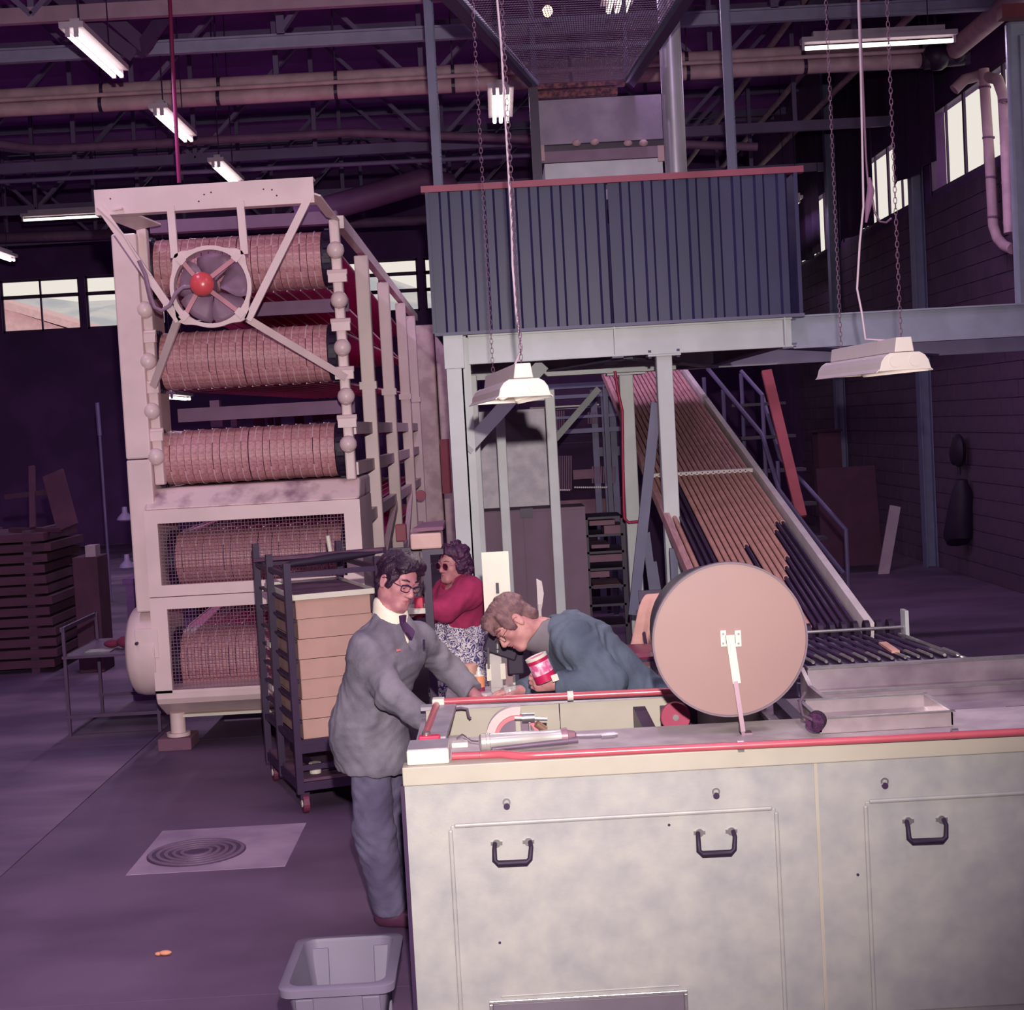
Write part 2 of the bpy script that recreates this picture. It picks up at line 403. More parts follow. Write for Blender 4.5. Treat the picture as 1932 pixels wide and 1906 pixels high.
b = MB(); b.tube(pts, .062, 12); b.build('outer_pipe', PIPEM, t, smooth=True)
pts = [at(1856, 130, 17.2), at(1860, 200, 17.2), at(1869, 330, 17.2), at(1874, 425, 17.2), at(1882, 450, 17.15), at(1895, 464, 16.9), at(1910, 470, 16.7)]
b = MB(); b.tube(pts, .058, 12); b.build('inner_pipe', PIPEM, t, smooth=True)
b = MB()
for x, y in ((1858, 165), (1865, 260), (1870, 335), (1874, 410)): p = at(x, y, 17.2); b.ring(p - V(0, 0, .01), (0.05, 0, 1), .055, .068, .02, 14)
for x, y in ((1896, 190), (1899, 270), (1901, 345), (1904, 420)): p = at(x, y, 16.75); b.ring(p - V(0, 0, .01), (0.05, 0, 1), .06, .07, .02, 14)
b.each('coupling', PIPED, t)
for x_, z_, lab in ((5.2, 6.85, 'thin conduit nearest the block wall under the roof'), (4.75, 7.15, 'thin conduit further from the block wall under the roof'), (4.2, 7.45, 'thin conduit highest of the three running along the block wall')):
    long_pipe('roof_conduit', lab, [(x_, 8.0, z_), (x_, 33.5, z_)], .045)
# blue steel columns on the side wall
for y, lab in ((20.5, 'blue steel wall column beside the brightest side window'), (25.6, 'blue steel wall column behind the hanging light cords'), (15.4, 'blue steel wall column at the picture edge by the pale cabinet')):
    b = MB(); x = XR - .17
    b.box(x, y - .1, 0, x + .012, y + .1, 7.88); b.box(x + .14, y - .1, 0, x + .152, y + .1, 7.88); b.box(x, y - .006, 0, x + .15, y + .006, 7.88)
    o = b.build('steel_column', mat('blue_steel_paint', (118, 116, 150), 0.5)); tag(o, lab, 'column', 'columns along the block wall')
# dark sheets hung over parts of the side windows
BL = mat('dark_cloth', (64, 36, 80), 0.95)
def sheet(y0, y1, z0, z1, lab):
    b = MB(); n = 12; vs = []
    for i in range(n + 1):
        y = y0 + (y1 - y0) * i / n
        d = .03 * math.sin(i * 1.7)
        for z in (z1, (z0 + z1) / 2, z0 + .025 * math.sin(i * .8)): vs.append((XR - .26 + d, y, z))
    b.add(vs, [(i * 3 + j, i * 3 + j + 1, (i + 1) * 3 + j + 1, (i + 1) * 3 + j) for i in range(n) for j in range(2)])
    t = thing('window_sheet', lab, 'sheet', (XR - .26, (y0 + y1) / 2, z1), 'dark sheets over the side windows')
    o = b.build('cloth', BL, t, smooth=True); s = o.modifiers.new('thick', 'SOLIDIFY'); s.thickness = .01
    b = MB(); b.box(XR - .29, y0 - .05, z1 - .01, XR - .25, y1 + .05, z1 + .03); b.box(XR - .27, y0, z1, XR, y0 + .03, z1 + .03); b.box(XR - .27, y1 - .03, z1, XR, y1, z1 + .03); b.build('hanging_rail', BLACKM, t)
sheet(18.9, 21.0, 5.13, 7.0, 'dark sheet hanging beside the brightest side window, frayed lower edge')
sheet(22.1, 24.4, 4.77, 7.0, 'dark sheet hanging behind the bare hanging cord')
sheet(25.75, 27.6, 4.78, 7.0, 'dark sheet hanging next to the hopper corner window')
# pale blue cabinet at the frame edge
CABX = at(1911, 330, 14).x
t = thing('tall_cabinet', 'tall pale blue steel cabinet standing on the beam beside the pipe loop', 'cabinet', (5.2, 14.2, 2.9))
b = MB(); b.box(CABX, 14.0, 2.9, 5.68, 14.1, 5.58); b.build('body', mat('pale_blue_enamel', (176, 182, 204), 0.4), t, bevel=.03)
b = MB(); b.box(CABX + .1, 13.98, 3.05, 5.6, 14.0, 5.45); b.build('door', mat('pale_blue_enamel', (176, 182, 204), 0.4), t, bevel=.009)
b = MB(); b.box(CABX - .06, 13.95, 5.6, 5.6, 14.1, 5.72); b.build('top_rail', mat('dull_red_paint', (140, 62, 84), 0.6), t)

# ------------------------------------------------------------------ strip lights
TUBEM = emit('lit_tube', (255, 246, 226), 3.0)
FIX = mat('fixture_enamel', (190, 170, 190), 0.5)
def strip(c, along, n, lab, light=True, w=None):
    "c centre; along 'y' or 'x'"
    c = V(c); t = thing('strip_light', lab, 'light', c, 'fluorescent strip lights under the roof')
    d = V(0, 1, 0) if along == 'y' else V(1, 0, 0); s = V(1, 0, 0) if along == 'y' else V(0, 1, 0); L = .76
    b = MB(); b.obox(c + V(0, 0, .075), d * (L + .02), s * (.03 + .035 * n), V(0, 0, .025)); b.obox(c + V(0, 0, .125), d * (L - .1), s * .04, V(0, 0, .03)); b.build('housing', FIX, t)
    for k in range(n):
        o = s * ((k - (n - 1) / 2) * .07)
        b = MB(); b.cyl(c + o - d * (L - .02), c + o + d * (L - .02), .021, 10); b.build('tube', TUBEM, t, smooth=True)
        b = MB()
        for e in (-1, 1): b.obox(c + o + d * e * L + V(0, 0, .02), d * .012, s * .018, V(0, 0, .04))
        b.each('lamp_holder', FIX, t)
    b = MB()
    for e in (-.5, .5): b.cyl(c + d * e + V(0, 0, .15), V((c + d * e).x, (c + d * e).y, 8.1), .006, 6)
    b.each('hanger', BLACKM, t)
    if light: lamp(c - V(0, 0, .06), along, w)
def lamp(c, along, w=None):
    l = bpy.data.lights.new('strip_glow', 'AREA'); l.shape = 'RECTANGLE'; l.size = 1.4 if along == 'x' else .14; l.size_y = .14 if along == 'x' else 1.4
    l.energy = TUBE_W if w is None else w; l.color = AMB
    o = bpy.data.objects.new('strip_glow', l); COL.objects.link(o); o.location = c
strip((-3.34, 13.6, 5.6), 'y', 2, 'twin tube strip light largest of the row above the fan frame')
strip((-3.34, 16.8, 5.6), 'y', 2, 'twin tube strip light just below the lagged pipes')
strip((-3.34, 20.0, 5.6), 'y', 2, 'twin tube strip light peeping over the fan frame top beam')
strip((-8.5, 26.8, 5.6), 'y', 2, 'tiny twin tube strip light above the far windows at the frame edge')
p = at(130, 411, 25.6); strip(p, 'x', 1, 'single tube strip light set level beside the fan frame corner')
p = at(1658, 84, 15.6); strip(p, 'x', 1, 'long single tube strip light below the tie beam by the block wall')
strip((0.19, 16.7, 5.6), 'y', 3, 'three tube strip light seen end on behind the lamp chains')
strip((1.16, 12.3, 5.6), 'y', 3, 'three tube strip light under the mesh hood beside the flue')
strip((5.1, 26.2, 5.6), 'y', 1, 'small strip light at the hopper corner by the block wall', w=8)
p = at(338, 752, 27); strip(p, 'y', 2, 'low strip light glimpsed between the dryer belts', w=10)
for x, y in ((-8.5, 5), (-3.3, 4), (-3.3, 9), (1.2, 3), (1.2, 7.5), (4.6, 4), (-3.3, -2), (2.5, -2)):  # unseen lamps without fixtures, added for the ambient level
    lamp((x, y, 6.0), 'y')
# ------------------------------------------------------------------ the belt oven
OY = 10.9
ov = thing('belt_dryer', 'tall cream belt dryer with five pink conveyor drums and rows of round bearings', 'machine', (-1.8, 11.0, 0))
BELT = mat('pink_belt', (202, 148, 152), 0.34, col2=(174, 116, 126), scale=26, spec=0.55, bump=0.3, bscale=90, stretch=(1, 1, 2.5))
GAP = mat('belt_gap', (66, 26, 72), 0.7)
BELT_IN = mat('magenta_belt_inner', (222, 52, 140), 0.5, col2=(196, 40, 122), scale=20)
BWIRE = mat('pale_belt_edge', (236, 196, 206), 0.4)
DISC = mat('black_sprocket', (38, 18, 50), 0.5)
def belt(x0, x1, zc, r, yc, yend, dz_up, dz_low, mesh=False):
    p = MB(); p.cyl((x0 + .02, yc, zc), (x1 - .02, yc, zc), r - .016, 28); drum = p.build('belt_drum', GAP, ov, smooth=True)
    n = 24; w = (x1 - x0) / n; xshift = zc * 10
    # one band over the front half, copied across
    def band(hw):
        b = MB(); m = 10; ring = []
        for i in range(m + 3):
            if i == 0: y, z, ny, nz = yc + .14, zc + r, 0, 1
            elif i == m + 2: y, z, ny, nz = yc + .14, zc - r, 0, -1
            else:
                a = PI / 2 + PI * (i - 1) / m; y, z, ny, nz = yc + r * math.cos(a), zc + r * math.sin(a), math.cos(a), math.sin(a)
            ring.append(((y, z), (y - ny * .014, z - nz * .014)))
        vs = []
        for (y, z), (yi, zi) in ring: vs += [(x0, y, z), (x0 + hw, y, z), (x0 + hw, yi, zi), (x0, yi, zi)]
        fs = []
        for i in range(len(ring) - 1):
            for q in range(4):
                e = (q + 1) % 4; fs.append((i * 4 + q, i * 4 + e, (i + 1) * 4 + e, (i + 1) * 4 + q))
        fs += [(3, 2, 1, 0), tuple((len(ring) - 1) * 4 + q for q in range(4))]
        return b.add(vs, fs)
    protos = {}
    for k in range(n):
        hw = .84 if k == 11 else (.965, .93, .965, .89, .965, .945, .91)[(k * 3 + int(xshift)) % 7]
        if hw not in protos: protos[hw] = o = band(w * hw).build('belt_band', BELT, drum, smooth=True)
        else: o = copy_part(protos[hw], drum)
        o.location = (w * k, 0, 0)
    b = MB()
    for k in range(1, n, 2):
        x = x0 + w * k - .004; pts = [(x, yc + .1, zc + r + .002)]
        for i in range(0, 5): a = PI / 2 + PI * i / 12; pts.append((x, yc + (r + .002) * math.cos(a), zc + (r + .002) * math.sin(a)))
        b.tube(pts, .0042, 4)
        pts = []
        for i in range(8, 13): a = PI / 2 + PI * i / 12; pts.append((x, yc + (r + .002) * math.cos(a), zc + (r + .002) * math.sin(a)))
        b.tube(pts + [(x + .012, yc + .1, zc - r - .002)], .0042, 4)
    b.build('belt_edge_wires', BWIRE, drum, kind='stuff')
    for s, x in ((-1, x0), (1, x1)):
        b = MB(); b.cyl((x + s * .004, yc, zc), (x + s * .062, yc, zc), r + .002, 28)
        for i in range(18):
            a = 2 * PI * i / 18; c = V(x + s * .04, yc + r * math.cos(a) * 1.02, zc + r * math.sin(a) * 1.02)
            b.obox(c, (.02, 0, 0), V(0, -math.sin(a), math.cos(a)) * .018, V(0, math.cos(a), math.sin(a)) * .016)
        b.build('sprocket', DISC, ov)
    L = yend - yc
    for sgn, dz in ((1, dz_up), (-1, dz_low)):
        z = zc + sgn * r; y0 = yc + .13
        b = MB(); b.prism([(x0, y0, z), (x1, y0, z), (x1, yend, z + dz), (x0, yend, z + dz)], (0, 0, -.012 * sgn)); b.build('belt_run', BELT_IN, ov)
        b = MB()
        for k in range(0, n + 1, 2): b.bar((x0 + w * k, y0, z + .002 * sgn), (x0 + w * k, yend, z + dz + .002 * sgn), .007, .012)
        b.build('belt_run_wires', BWIRE, ov, kind='stuff')
def drum_at(xl, xr, yt, yb, y):
    a = at(xl, (yt + yb) / 2 + 6, y); c = at(xr, (yt + yb) / 2 - 9, y); t = at((xl + xr) / 2, yt, y); d = at((xl + xr) / 2, yb, y)
    return a.x, c.x, (t.z + d.z) / 2, (t.z - d.z) / 2
D = [(290, 606, 440, 546), (302, 618, 618, 726), (308, 632, 806, 908), (332, 645, 1000, 1098), (344, 655, 1183, 1302)]
rise = [(-.2, -.2), (.1, .1), (-.1, -.1), (.05, .05), (.35, .1)]
yy = [11.05, 11.05, 11.05, 11.12, 11.2]
for q, (xl, xr, yt, yb) in enumerate(D):
    x0, x1, zc, r = drum_at(xl, xr, yt, yb, yy[q] - .05)
    belt(x0, x1, zc, max(r, .19), yy[q] + .12, 20.4, *rise[q])
# front bearing posts
def bearing_post(pts, balls, y):
    a, c = at(*pts[0], y), at(*pts[1], y)
    b = MB(); b.bar(a, c, .070, .09, (0, 1, 0)); post = b.build('bearing_post', CREAM, ov, bevel=.012)
    for px, py in balls:
        p = at(px, py, y - .06)
        b = MB(); b.sphere(p, .062, 14, 9); b.cyl(p, p + V(0, -.03, -.055), .018, 8); b.build('bearing', CREAM, post, smooth=True)
    b = MB()
    n = len(balls)
    for (p0, p1) in zip(balls[:-1], balls[1:]):
        m = at((p0[0] + p1[0]) / 2, (p0[1] + p1[1]) / 2, y - .055); b.cyl(m + V(-.07, 0, .02), m + V(.07, 0, .02), .02, 8); b.obox(m + V(0, .01, -.02), (.065, 0, 0), (0, .03, 0), (0, 0, .03))
    b.each('cross_clamp', CREAM, post)
bearing_post(((630, 415), (664, 905)), [(633, 472), (640, 566), (646, 656), (653, 748), (657, 838)], 10.92)
bearing_post(((268, 432), (304, 915)), [(273, 585), (279, 682), (286, 776), (294, 862)], 10.95)
for px, py in ((596, 578), (600, 770)):
    p = at(px, py, 11.5); b = MB(); b.box(-2.4, p.y, p.z - .05, -1.08, p.y + .06, p.z + .05); b.build('cross_bar', mat('dusky_bar', (120, 84, 120), 0.6), ov)
p = at(560, 412, 11.2); b = MB(); b.box(-2.45, 11.2, p.z - .05, -1.1, 11.3, p.z + .04); b.build('cross_bar', mat('dusky_bar', (120, 84, 120), 0.6), ov)
for x0, y0, x1, y1 in ((396, 755, 413, 769), (398, 788, 419, 806), (479, 770, 495, 806), (436, 784, 446, 806), (505, 778, 512, 804), (520, 772, 526, 804), (556, 770, 572, 800), (590, 774, 606, 796), (608, 776, 640, 792)):
    a, c = at(x0, y1, 14.0), at(x1, y0, 14.0); b = MB(); b.box(a.x, 14.0, a.z, c.x, 14.1, c.z); b.build('inner_bracket', mat('dusky_bar', (1, 1, 1)), ov)
# flat cover at the side
a = at(214, 442, 10.85); c = at(262, 447, 10.85); d = at(240, 1150, 10.85); e = at(290, 1150, 10.85); mid = at(240, 868, 10.85)
b = MB(); b.box(a.x - .02, 10.85, mid.z + .003, c.x - .02, 11.6, a.z); b.build('side_cover', CREAM, ov, bevel=.012)
b = MB(); b.box(a.x - .02, 10.85, 1.02, c.x - .02, 11.6, mid.z - .003); b.build('side_cover', CREAM, ov, bevel=.012)
b = MB(); p = at(266, 1238, 10.8); prof = [(-.13, .20), (-.12, .27), (-.09, .312), (-.03, .325), (.10, .325)]
b.lathe((p.x, 11.1, p.z), (1, 0, 0), [(h, r) for h, r in prof], 36); wg = b.build('wheel_guard', CREAM, ov, smooth=True)
b = MB(); q = at(272, 1215, 10.76); b.box(q.x - .07, 10.79, q.z - .11, q.x + .09, 10.81, q.z + .10); b.build('guard_plate', CREAM, wg, bevel=.005)
b = MB(); q = at(257, 1215, 10.76); b.cyl(q, q + V(0, .06, 0), .012, 8); b.build('bolt_hole', BLACKM, wg)
# housing round the two lower drums
HX0, HX1, HY, HD = -2.54, -1.02, 10.80, 11.75
zt, zf = 1.885, 1.74
b = MB(); b.prism([(HX0, HY, zf), (HX0, HY + .16, zt), (HX0, HD, zt), (HX0, HD, zf)], (HX1 - HX0, 0, 0)); b.build('hood_top', mat('sooty_cream', (222, 194, 196), 0.5, col2=(140, 104, 122), scale=5, lo=.30, hi=.50, detail=7), ov, bevel=.02)
def frame(z0, z1, wz0, wz1, wx0, wx1, name):
    b = MB()
    b.box(HX0, HY, z0, HX1, HY + .05, wz0); b.box(HX0, HY, wz1, HX1, HY + .05, z1)
    b.box(HX0, HY, wz0, wx0, HY + .05, wz1); b.box(wx1, HY, wz0, HX1, HY + .05, wz1)
    return b.build(name, CREAM, ov)
A = [at(297, 990, HY), at(655, 966, HY), at(303, 1108, HY), at(315, 1150, HY), at(322, 1308, HY)]
zsplit = at(290, 1128, HY).z
frame(zsplit + .003, zf, A[2].z + .01, A[1].z - .01, A[0].x, -1.135, 'upper_frame')
frame(.46, zsplit - .003, A[4].z, A[3].z, A[3].x, -1.135, 'lower_frame')
def mesh_guard(x0, x1, z0, z1, pitch):
    b = MB(); y = HY + .03
    n = int((x1 - x0) / pitch); m = int((z1 - z0) / pitch)
    for i in range(1, n): b.obox((x0 + i * (x1 - x0) / n, y, (z0 + z1) / 2), (.0015, 0, 0), (0, .0015, 0), (0, 0, (z1 - z0) / 2))
    for j in range(1, m): b.obox(((x0 + x1) / 2, y, z0 + j * (z1 - z0) / m), ((x1 - x0) / 2, 0, 0), (0, .0015, 0), (0, 0, .0015))
    b.build('wire_guard', mat('guard_wire', (140, 96, 130), 0.5), ov, kind='stuff')
mesh_guard(A[0].x, -1.135, A[2].z + .01, A[1].z - .01, .024)
mesh_guard(A[3].x, -1.135, A[4].z, A[3].z, .024)
b = MB(); b.box(HX0, HY + .05, .46, HX0 + .03, HD, zf); b.build('side_panel', CREAM, ov)
b = MB(); b.box(HX1 - .03, HY + .05, .46, HX1, HD, zf); b.build('side_panel', CREAM, ov)
b = MB(); b.prism([(HX0, HY, .46), (HX0, HY + .005, .40), (HX0, HY + .03, .36), (HX0, HY + .28, .24), (HX0, HD, .24), (HX0, HD, .46)], (HX1 - HX0, 0, 0)); b.build('bottom_trough', CREAM, ov, bevel=.012)
b = MB(); b.box(HX0 + .1, HY + .22, .225, HX1, HY + .26, .245); b.build('bottom_lip', WHITE, ov)
for px in (334, 640):
    p = at(px, 1380, 11.0); b = MB(); b.cyl((p.x, 11.05, .10), (p.x, 11.05, .26), .055, 16); b.cyl((p.x, 11.05, .09), (p.x, 11.05, .115), .085, 16); b.build('foot', CREAM, ov, smooth=True)
    b = MB(); b.box(p.x - .13, 10.93, 0, p.x + .11, 11.22, .09); b.build('foot_block', mat('rusty_block', (124, 84, 104), 0.8), ov, bevel=.008)
b = MB(); b.box(-2.3, 12.0, 0, -1.1, 20.6, .14); b.build('plinth', mat('plinth_concrete', (104, 78, 118), 0.8), ov)
# long side frame
for q, y in enumerate((12.4, 14.7, 17.2, 19.2)):
    b = MB(); b.box(-1.10, y, .14, -.99, y + .10, 3.62); po = b.build('side_post', CREAM, ov, bevel=.008)
    b = MB(); b.box(-1.115, y - .012, 2.55, -.978, y + .11, 2.61); b.box(-1.115, y - .012, .95, -.978, y + .11, 1.0); b.each('post_collar', CREAM, po)
for z0, z1, m in ((3.70, 3.70, CREAM), (2.24, 2.24, CREAM), (1.95, 1.95, CREAM), (1.56, 1.56, CREAM), (1.02, 1.1, CREAM), (.35, .35, CREAM)):
    b = MB(); b.box(-1.09, 10.98 if z0 > 1.9 else 11.75, z0 - .045, -1.03, 20.7, z0 + .045); b.build('side_rail', m, ov)
for y0, z0, y1, z1 in ((12.5, 1.0, 14.7, 1.5), (14.8, .5, 17.2, 1.5)):
    b = MB(); b.bar((-1.05, y0, z0), (-1.05, y1, z1), .05, .08); b.build('side_brace', CREAM, ov)
b = MB(); b.box(-1.12, 19.95, .9, -.80, 20.5, 3.55); b.build('end_cabinet', CREAM2, ov, bevel=.015)
b = MB(); b.box(-.78, 19.8, .5, -.66, 20.2, 3.5); b.build('end_duct', CREAM2, ov, bevel=.015)
b = MB(); p = at(757, 1005, 14.6); b.box(p.x - .05, 14.55, p.z - .08, p.x + .05, 14.66, p.z + .08); b.build('switch_box', mat('pink_switch_box', (206, 110, 134), 0.5), ov, bevel=.008)
b = MB(); p = at(793, 935, 18); b.cyl(p, p + V(0, .12, 0), .06, 14); b.build('stop_button', mat('pink_switch_box', (206, 110, 134), 0.5), ov)
b = MB(); p = at(841, 880, 17.0); b.box(p.x - .05, 17, p.z - .30, p.x + .05, 17.1, p.z + .30); b.build('red_panel', mat('dark_red_panel', (150, 44, 76), 0.5), ov)
for px, py in ((236, 975), (240, 1065)):
    p = at(px, py, 10.95); b = MB(); b.lathe(p, (0, 0, 1), [(-.03, .045), (-.02, .06), (.0, .05), (.03, .02), (.07, .018)], 14); b.cyl(p, p + V(.12, 0, 0), .012, 8); b.build('valve_handle', TRUSS, ov, smooth=True)

# ------------------------------------------------------------------ fan in its frame
FY = 10.38
fn = thing('fan_frame', 'cream angle iron frame carrying a grey axial fan with red motor', 'fan', (-1.9, FY, 2.9))
a, c = at(179, 383, FY), at(592, 358, FY)
b = MB(); b.bar(a, c, .012, .165, (0, 0, 1)); b.bar(a + V(0, .06, .08), c + V(0, .06, .08), .13, .01, (0, 0, 1)); b.bar(a + V(0, .05, -.08), c + V(0, .05, -.08), .11, .01, (0, 0, 1)); top = b.build('top_channel', CREAM, fn)
b = MB()
for px, py in ((208, 375), (385, 367), (398, 363), (375, 380), (497, 357), (513, 358), (522, 369)): p = at(px, py, FY - .008); b.cyl(p, p + V(0, .004, 0), .006, 8)
b.build('bolt_holes', BLACKM, top)
def strut(p, q, w=.055, y=FY, y2=None): b = MB(); b.bar(at(*p, y), at(*q, y2 or y), .035, w, (0, 1, 0)); b.build('strut', CREAM, fn)
# bar(): w is across side, t along up -> face width toward the viewer is w
def strut(p, q, w=.05, y=FY, y2=None): b = MB(); b.bar(at(*p, y), at(*q, y2 or y), w, .03, (0, 1, 0)); b.build('strut', CREAM, fn)
strut((322, 388), (330, 487)); strut((453, 378), (462, 480)); strut((186, 386), (338, 606)); strut((586, 366), (468, 604))
strut((335, 604), (290, 728), y2=10.85); strut((468, 602), (652, 712), y2=10.85)
b = MB(); b.bar(at(205, 398, FY), at(280, 428, 10.85), .2, .012, (0, .3, 1)); b.build('return_plate', CREAM, fn)
b = MB(); b.bar(at(592, 365, FY), at(628, 412, 10.85), .1, .012, (.5, .3, 1)); b.build('return_plate', CREAM, fn)
fc = at(398, 541, FY); R1, R0 = .274, .246
b = MB(); n = 48; vs = []; fs = []
for k in range(n):
    t = 2 * PI * k / n + PI / 4
    ro = R1 + .045 * max(0, math.cos(4 * (t - PI / 4))) ** 2
    e = V(math.cos(t), 0, math.sin(t))
    vs += [fc + e * R0 + V(0, -.015, 0), fc + e * ro + V(0, -.015, 0), fc + e * ro + V(0, .02, 0), fc + e * R0 + V(0, .07, 0)]
for k in range(n):
    i, j = 4 * k, 4 * ((k + 1) % n)
    for q in range(4):
        w = (q + 1) % 4; fs.append((i + q, i + w, j + w, j + q))
b.add(vs, fs); b.build('fan_ring', CREAM, fn)
FANM = mat('grey_fan_metal', (146, 112, 138), 0.5, var=0.15, scale=10)
for k in range(5):
    b = MB(); a0 = 2 * PI * k / 5 + .25; vs = []
    for i in range(6):
        r = .05 + (.236 - .05) * i / 5; half = .40 + .26 * math.sin(PI * i / 6)
        for j in range(5):
            t = a0 + half * (j / 2 - 1); vs.append(fc + V(r * math.cos(t), .10 + .035 * (j / 2 - 1), r * math.sin(t)))
    b.add(vs, [(i * 5 + j, i * 5 + j + 1, (i + 1) * 5 + j + 1, (i + 1) * 5 + j) for i in range(5) for j in range(4)])
    o = b.build('fan_blade', FANM, fn, smooth=True); s = o.modifiers.new('thick', 'SOLIDIFY'); s.thickness = .004
hub = at(381, 536, FY - .05)
for k in range(4):
    t = PI / 4 + PI / 2 * k; e = V(math.cos(t), 0, math.sin(t))
    b = MB(); b.bar(hub + V(0, .05, 0) + e * .05, fc + V(0, -.01, 0) + e * .265, .030, .012, (0, 1, 0)); b.build('motor_arm', mat('pinkish_arm', (196, 134, 146), 0.5), fn)
    b = MB(); b.bar(fc + V(0, -.022, 0) + e * .235, fc + V(0, -.022, 0) + e * .295, .05, .012, (0, 1, 0)); b.build('arm_clip', CREAM, fn)
b = MB(); b.sphere(hub, .082, 20, 12, (1, .8, 1)); b.build('motor_cap', mat('coral_red_enamel', (222, 84, 92), 0.28, spec=0.6), fn, smooth=True)
b = MB(); b.cyl(hub + V(0, .03, 0), hub + V(0, .16, 0), .075, 18); b.build('motor_body', FANM, fn, smooth=True)
b = MB(); b.tube([at(x, y, FY - .03) for x, y in ((262, 492), (275, 520), (284, 560), (292, 580), (305, 586), (320, 577), (332, 553), (345, 542), (362, 540))], .014, 8); b.build('cable_hose', FANM, fn, smooth=True)
b = MB(); b.tube([at(x, y, FY - .02) for x, y in ((184, 392), (208, 415), (232, 442), (262, 490), (285, 520))], .008, 6); b.build('cable', CREAM, fn, smooth=True)

# ------------------------------------------------------------------ trolley of trays
ra = math.radians(19); e1 = V(math.cos(ra), math.sin(ra), 0); e2 = V(-math.sin(ra), math.cos(ra), 0)
R00 = V(-1.285, 8.88, 0)
def rk(u, v, z): return R00 + e1 * u + e2 * v + V(0, 0, z)
RW, RD, RH = .54, 1.0, 1.49
rack = thing('tray_trolley', 'black angle iron trolley loaded with tan cardboard trays', 'trolley', R00)
for u, v, h in ((0, 0, RH - .02), (0, RD, RH + .04), (RW, 0, RH - .02), (RW, RD, RH + .02), (0, RD * .55, RH)):
    b = MB(); p = rk(u, v, .12); b.obox(rk(u, v, (.12 + h) / 2), e1 * .020, e2 * .020, V(0, 0, (h - .12) / 2)); b.build('post', BLACKM, rack)
for z in (.16, .42, 1.40):
    for a, c in (((0, 0), (RW, 0)), ((0, RD), (RW, RD)), ((0, 0), (0, RD)), ((RW, 0), (RW, RD))):
        if z == .42 and a == (0, 0) and c == (RW, 0): pass
        b = MB(); b.bar(rk(*a, z), rk(*c, z), .025, .05 if z < .3 else .03); b.build('rail', BLACKM, rack)
for k in range(8):
    z = .43 + .118 * k
    for u in (0.02, RW - .02):
        b = MB(); b.bar(rk(u, 0, z - .006), rk(u, RD, z - .006), .035, .012); b.build('tray_runner', BLACKM, rack)
b = MB(); b.obox(rk(RW / 2, RD / 2, .195), e1 * (RW / 2), e2 * (RD / 2), V(0, 0, .008)); b.build('bottom_shelf', WOODD, rack)
b = MB(); b.bar(rk(0, 0, .27), rk(RW, 0, .27), .02, .03); b.bar(rk(0, .0, .385), rk(RW, 0, .385), .02, .06); b.build('front_bar', BLACKM, rack)
for u, v in ((.03, .03), (RW - .03, .03), (.03, RD - .03), (RW - .03, RD - .03)):
    p = rk(u, v, .055); ca = rack
    b = MB(); b.ring(p - e1 * .017 + V(0, 0, 0), e1, .02, .055, .034, 20); w = b.build('caster_wheel', mat('red_brown_rubber', (110, 46, 74), 0.5), ca)
    b = MB(); b.cyl(p - e1 * .022, p + e1 * .022, .022, 14); b.build('wheel_hub', WHITE, w)
    b = MB(); b.obox(p + V(0, 0, .045), e1 * .026, e2 * .02, V(0, 0, .02)); b.build('caster_fork', BLACKM, ca)
for z in (.93, .66):
    b = MB(); b.obox(rk(-.022, .62, z), e1 * .002, e2 * .055, V(0, 0, .016)); b.build('paper_tag', WHITE, rack)
proto = None
names = ['lowest', 'second', 'third', 'fourth', 'fifth', 'sixth', 'topmost']
for k in range(7):
    z = .43 + .118 * k
    t = thing('cardboard_tray', ('topmost tan cardboard tray of the trolley, in the open under its rim' if k == 6 else '%s tan cardboard tray counting up from the trolley bottom' % names[k]), 'tray', rk(RW / 2, .5, z), 'cardboard trays on the trolley')
    q = V(random.uniform(-.004, .004), random.uniform(-.006, .006), 0)
    b = MB(); u0, u1, v0, v1 = .05, RW - .05, .03, RD - .08
    b.obox(rk((u0 + u1) / 2, (v0 + v1) / 2, z + .003) + q, e1 * (u1 - u0) / 2, e2 * (v1 - v0) / 2, V(0, 0, .003)); b.build('base', CARD, t)
    for cu, cv, hu, hv in (((u0 + u1) / 2, v0, (u1 - u0) / 2, .003), ((u0 + u1) / 2, v1, (u1 - u0) / 2, .003), (u0, (v0 + v1) / 2, .003, (v1 - v0) / 2), (u1, (v0 + v1) / 2, .003, (v1 - v0) / 2)):
        b = MB(); b.obox(rk(cu, cv, z + .057) + q, e1 * hu, e2 * hv, V(0, 0, .0575)); b.build('side', CARD, t)
t = thing('white_tray_cover', 'white shallow cover capping the cardboard trays on the trolley', 'cover', rk(RW / 2, .45, 1.26))
b = MB(); b.obox(rk(RW / 2, .45, 1.262), e1 * .24, e2 * .45, V(0, 0, .006)); b.build('sheet', WOODD, t)
b = MB()
for cu, cv, hu, hv in ((RW / 2, .0, .24, .006), (RW / 2, .9, .24, .006), (RW / 2 - .24, .45, .006, .45), (RW / 2 + .24, .45, .006, .45)): b.obox(rk(cu, cv, 1.268), e1 * hu, e2 * hv, V(0, 0, .016))
b.build('rim', WHITE, t)
t = thing('umbrella', 'furled black umbrella lying across the top of the trolley', 'umbrella', rk(.3, .3, 1.40))
b = MB(); b.tube([rk(.02, .30, 1.43), rk(.1, .32, 1.44), rk(.4, .34, 1.455), rk(.62, .36, 1.46)], [.006, .022, .03, .012], 10); b.build('canopy', BLACKR, t, smooth=True)
b = MB(); b.tube([rk(.6, .36, 1.46), rk(.78, .37, 1.47), rk(.80, .37, 1.45), rk(.79, .36, 1.43)], .007, 8); b.build('handle', BLACKM, t, smooth=True)
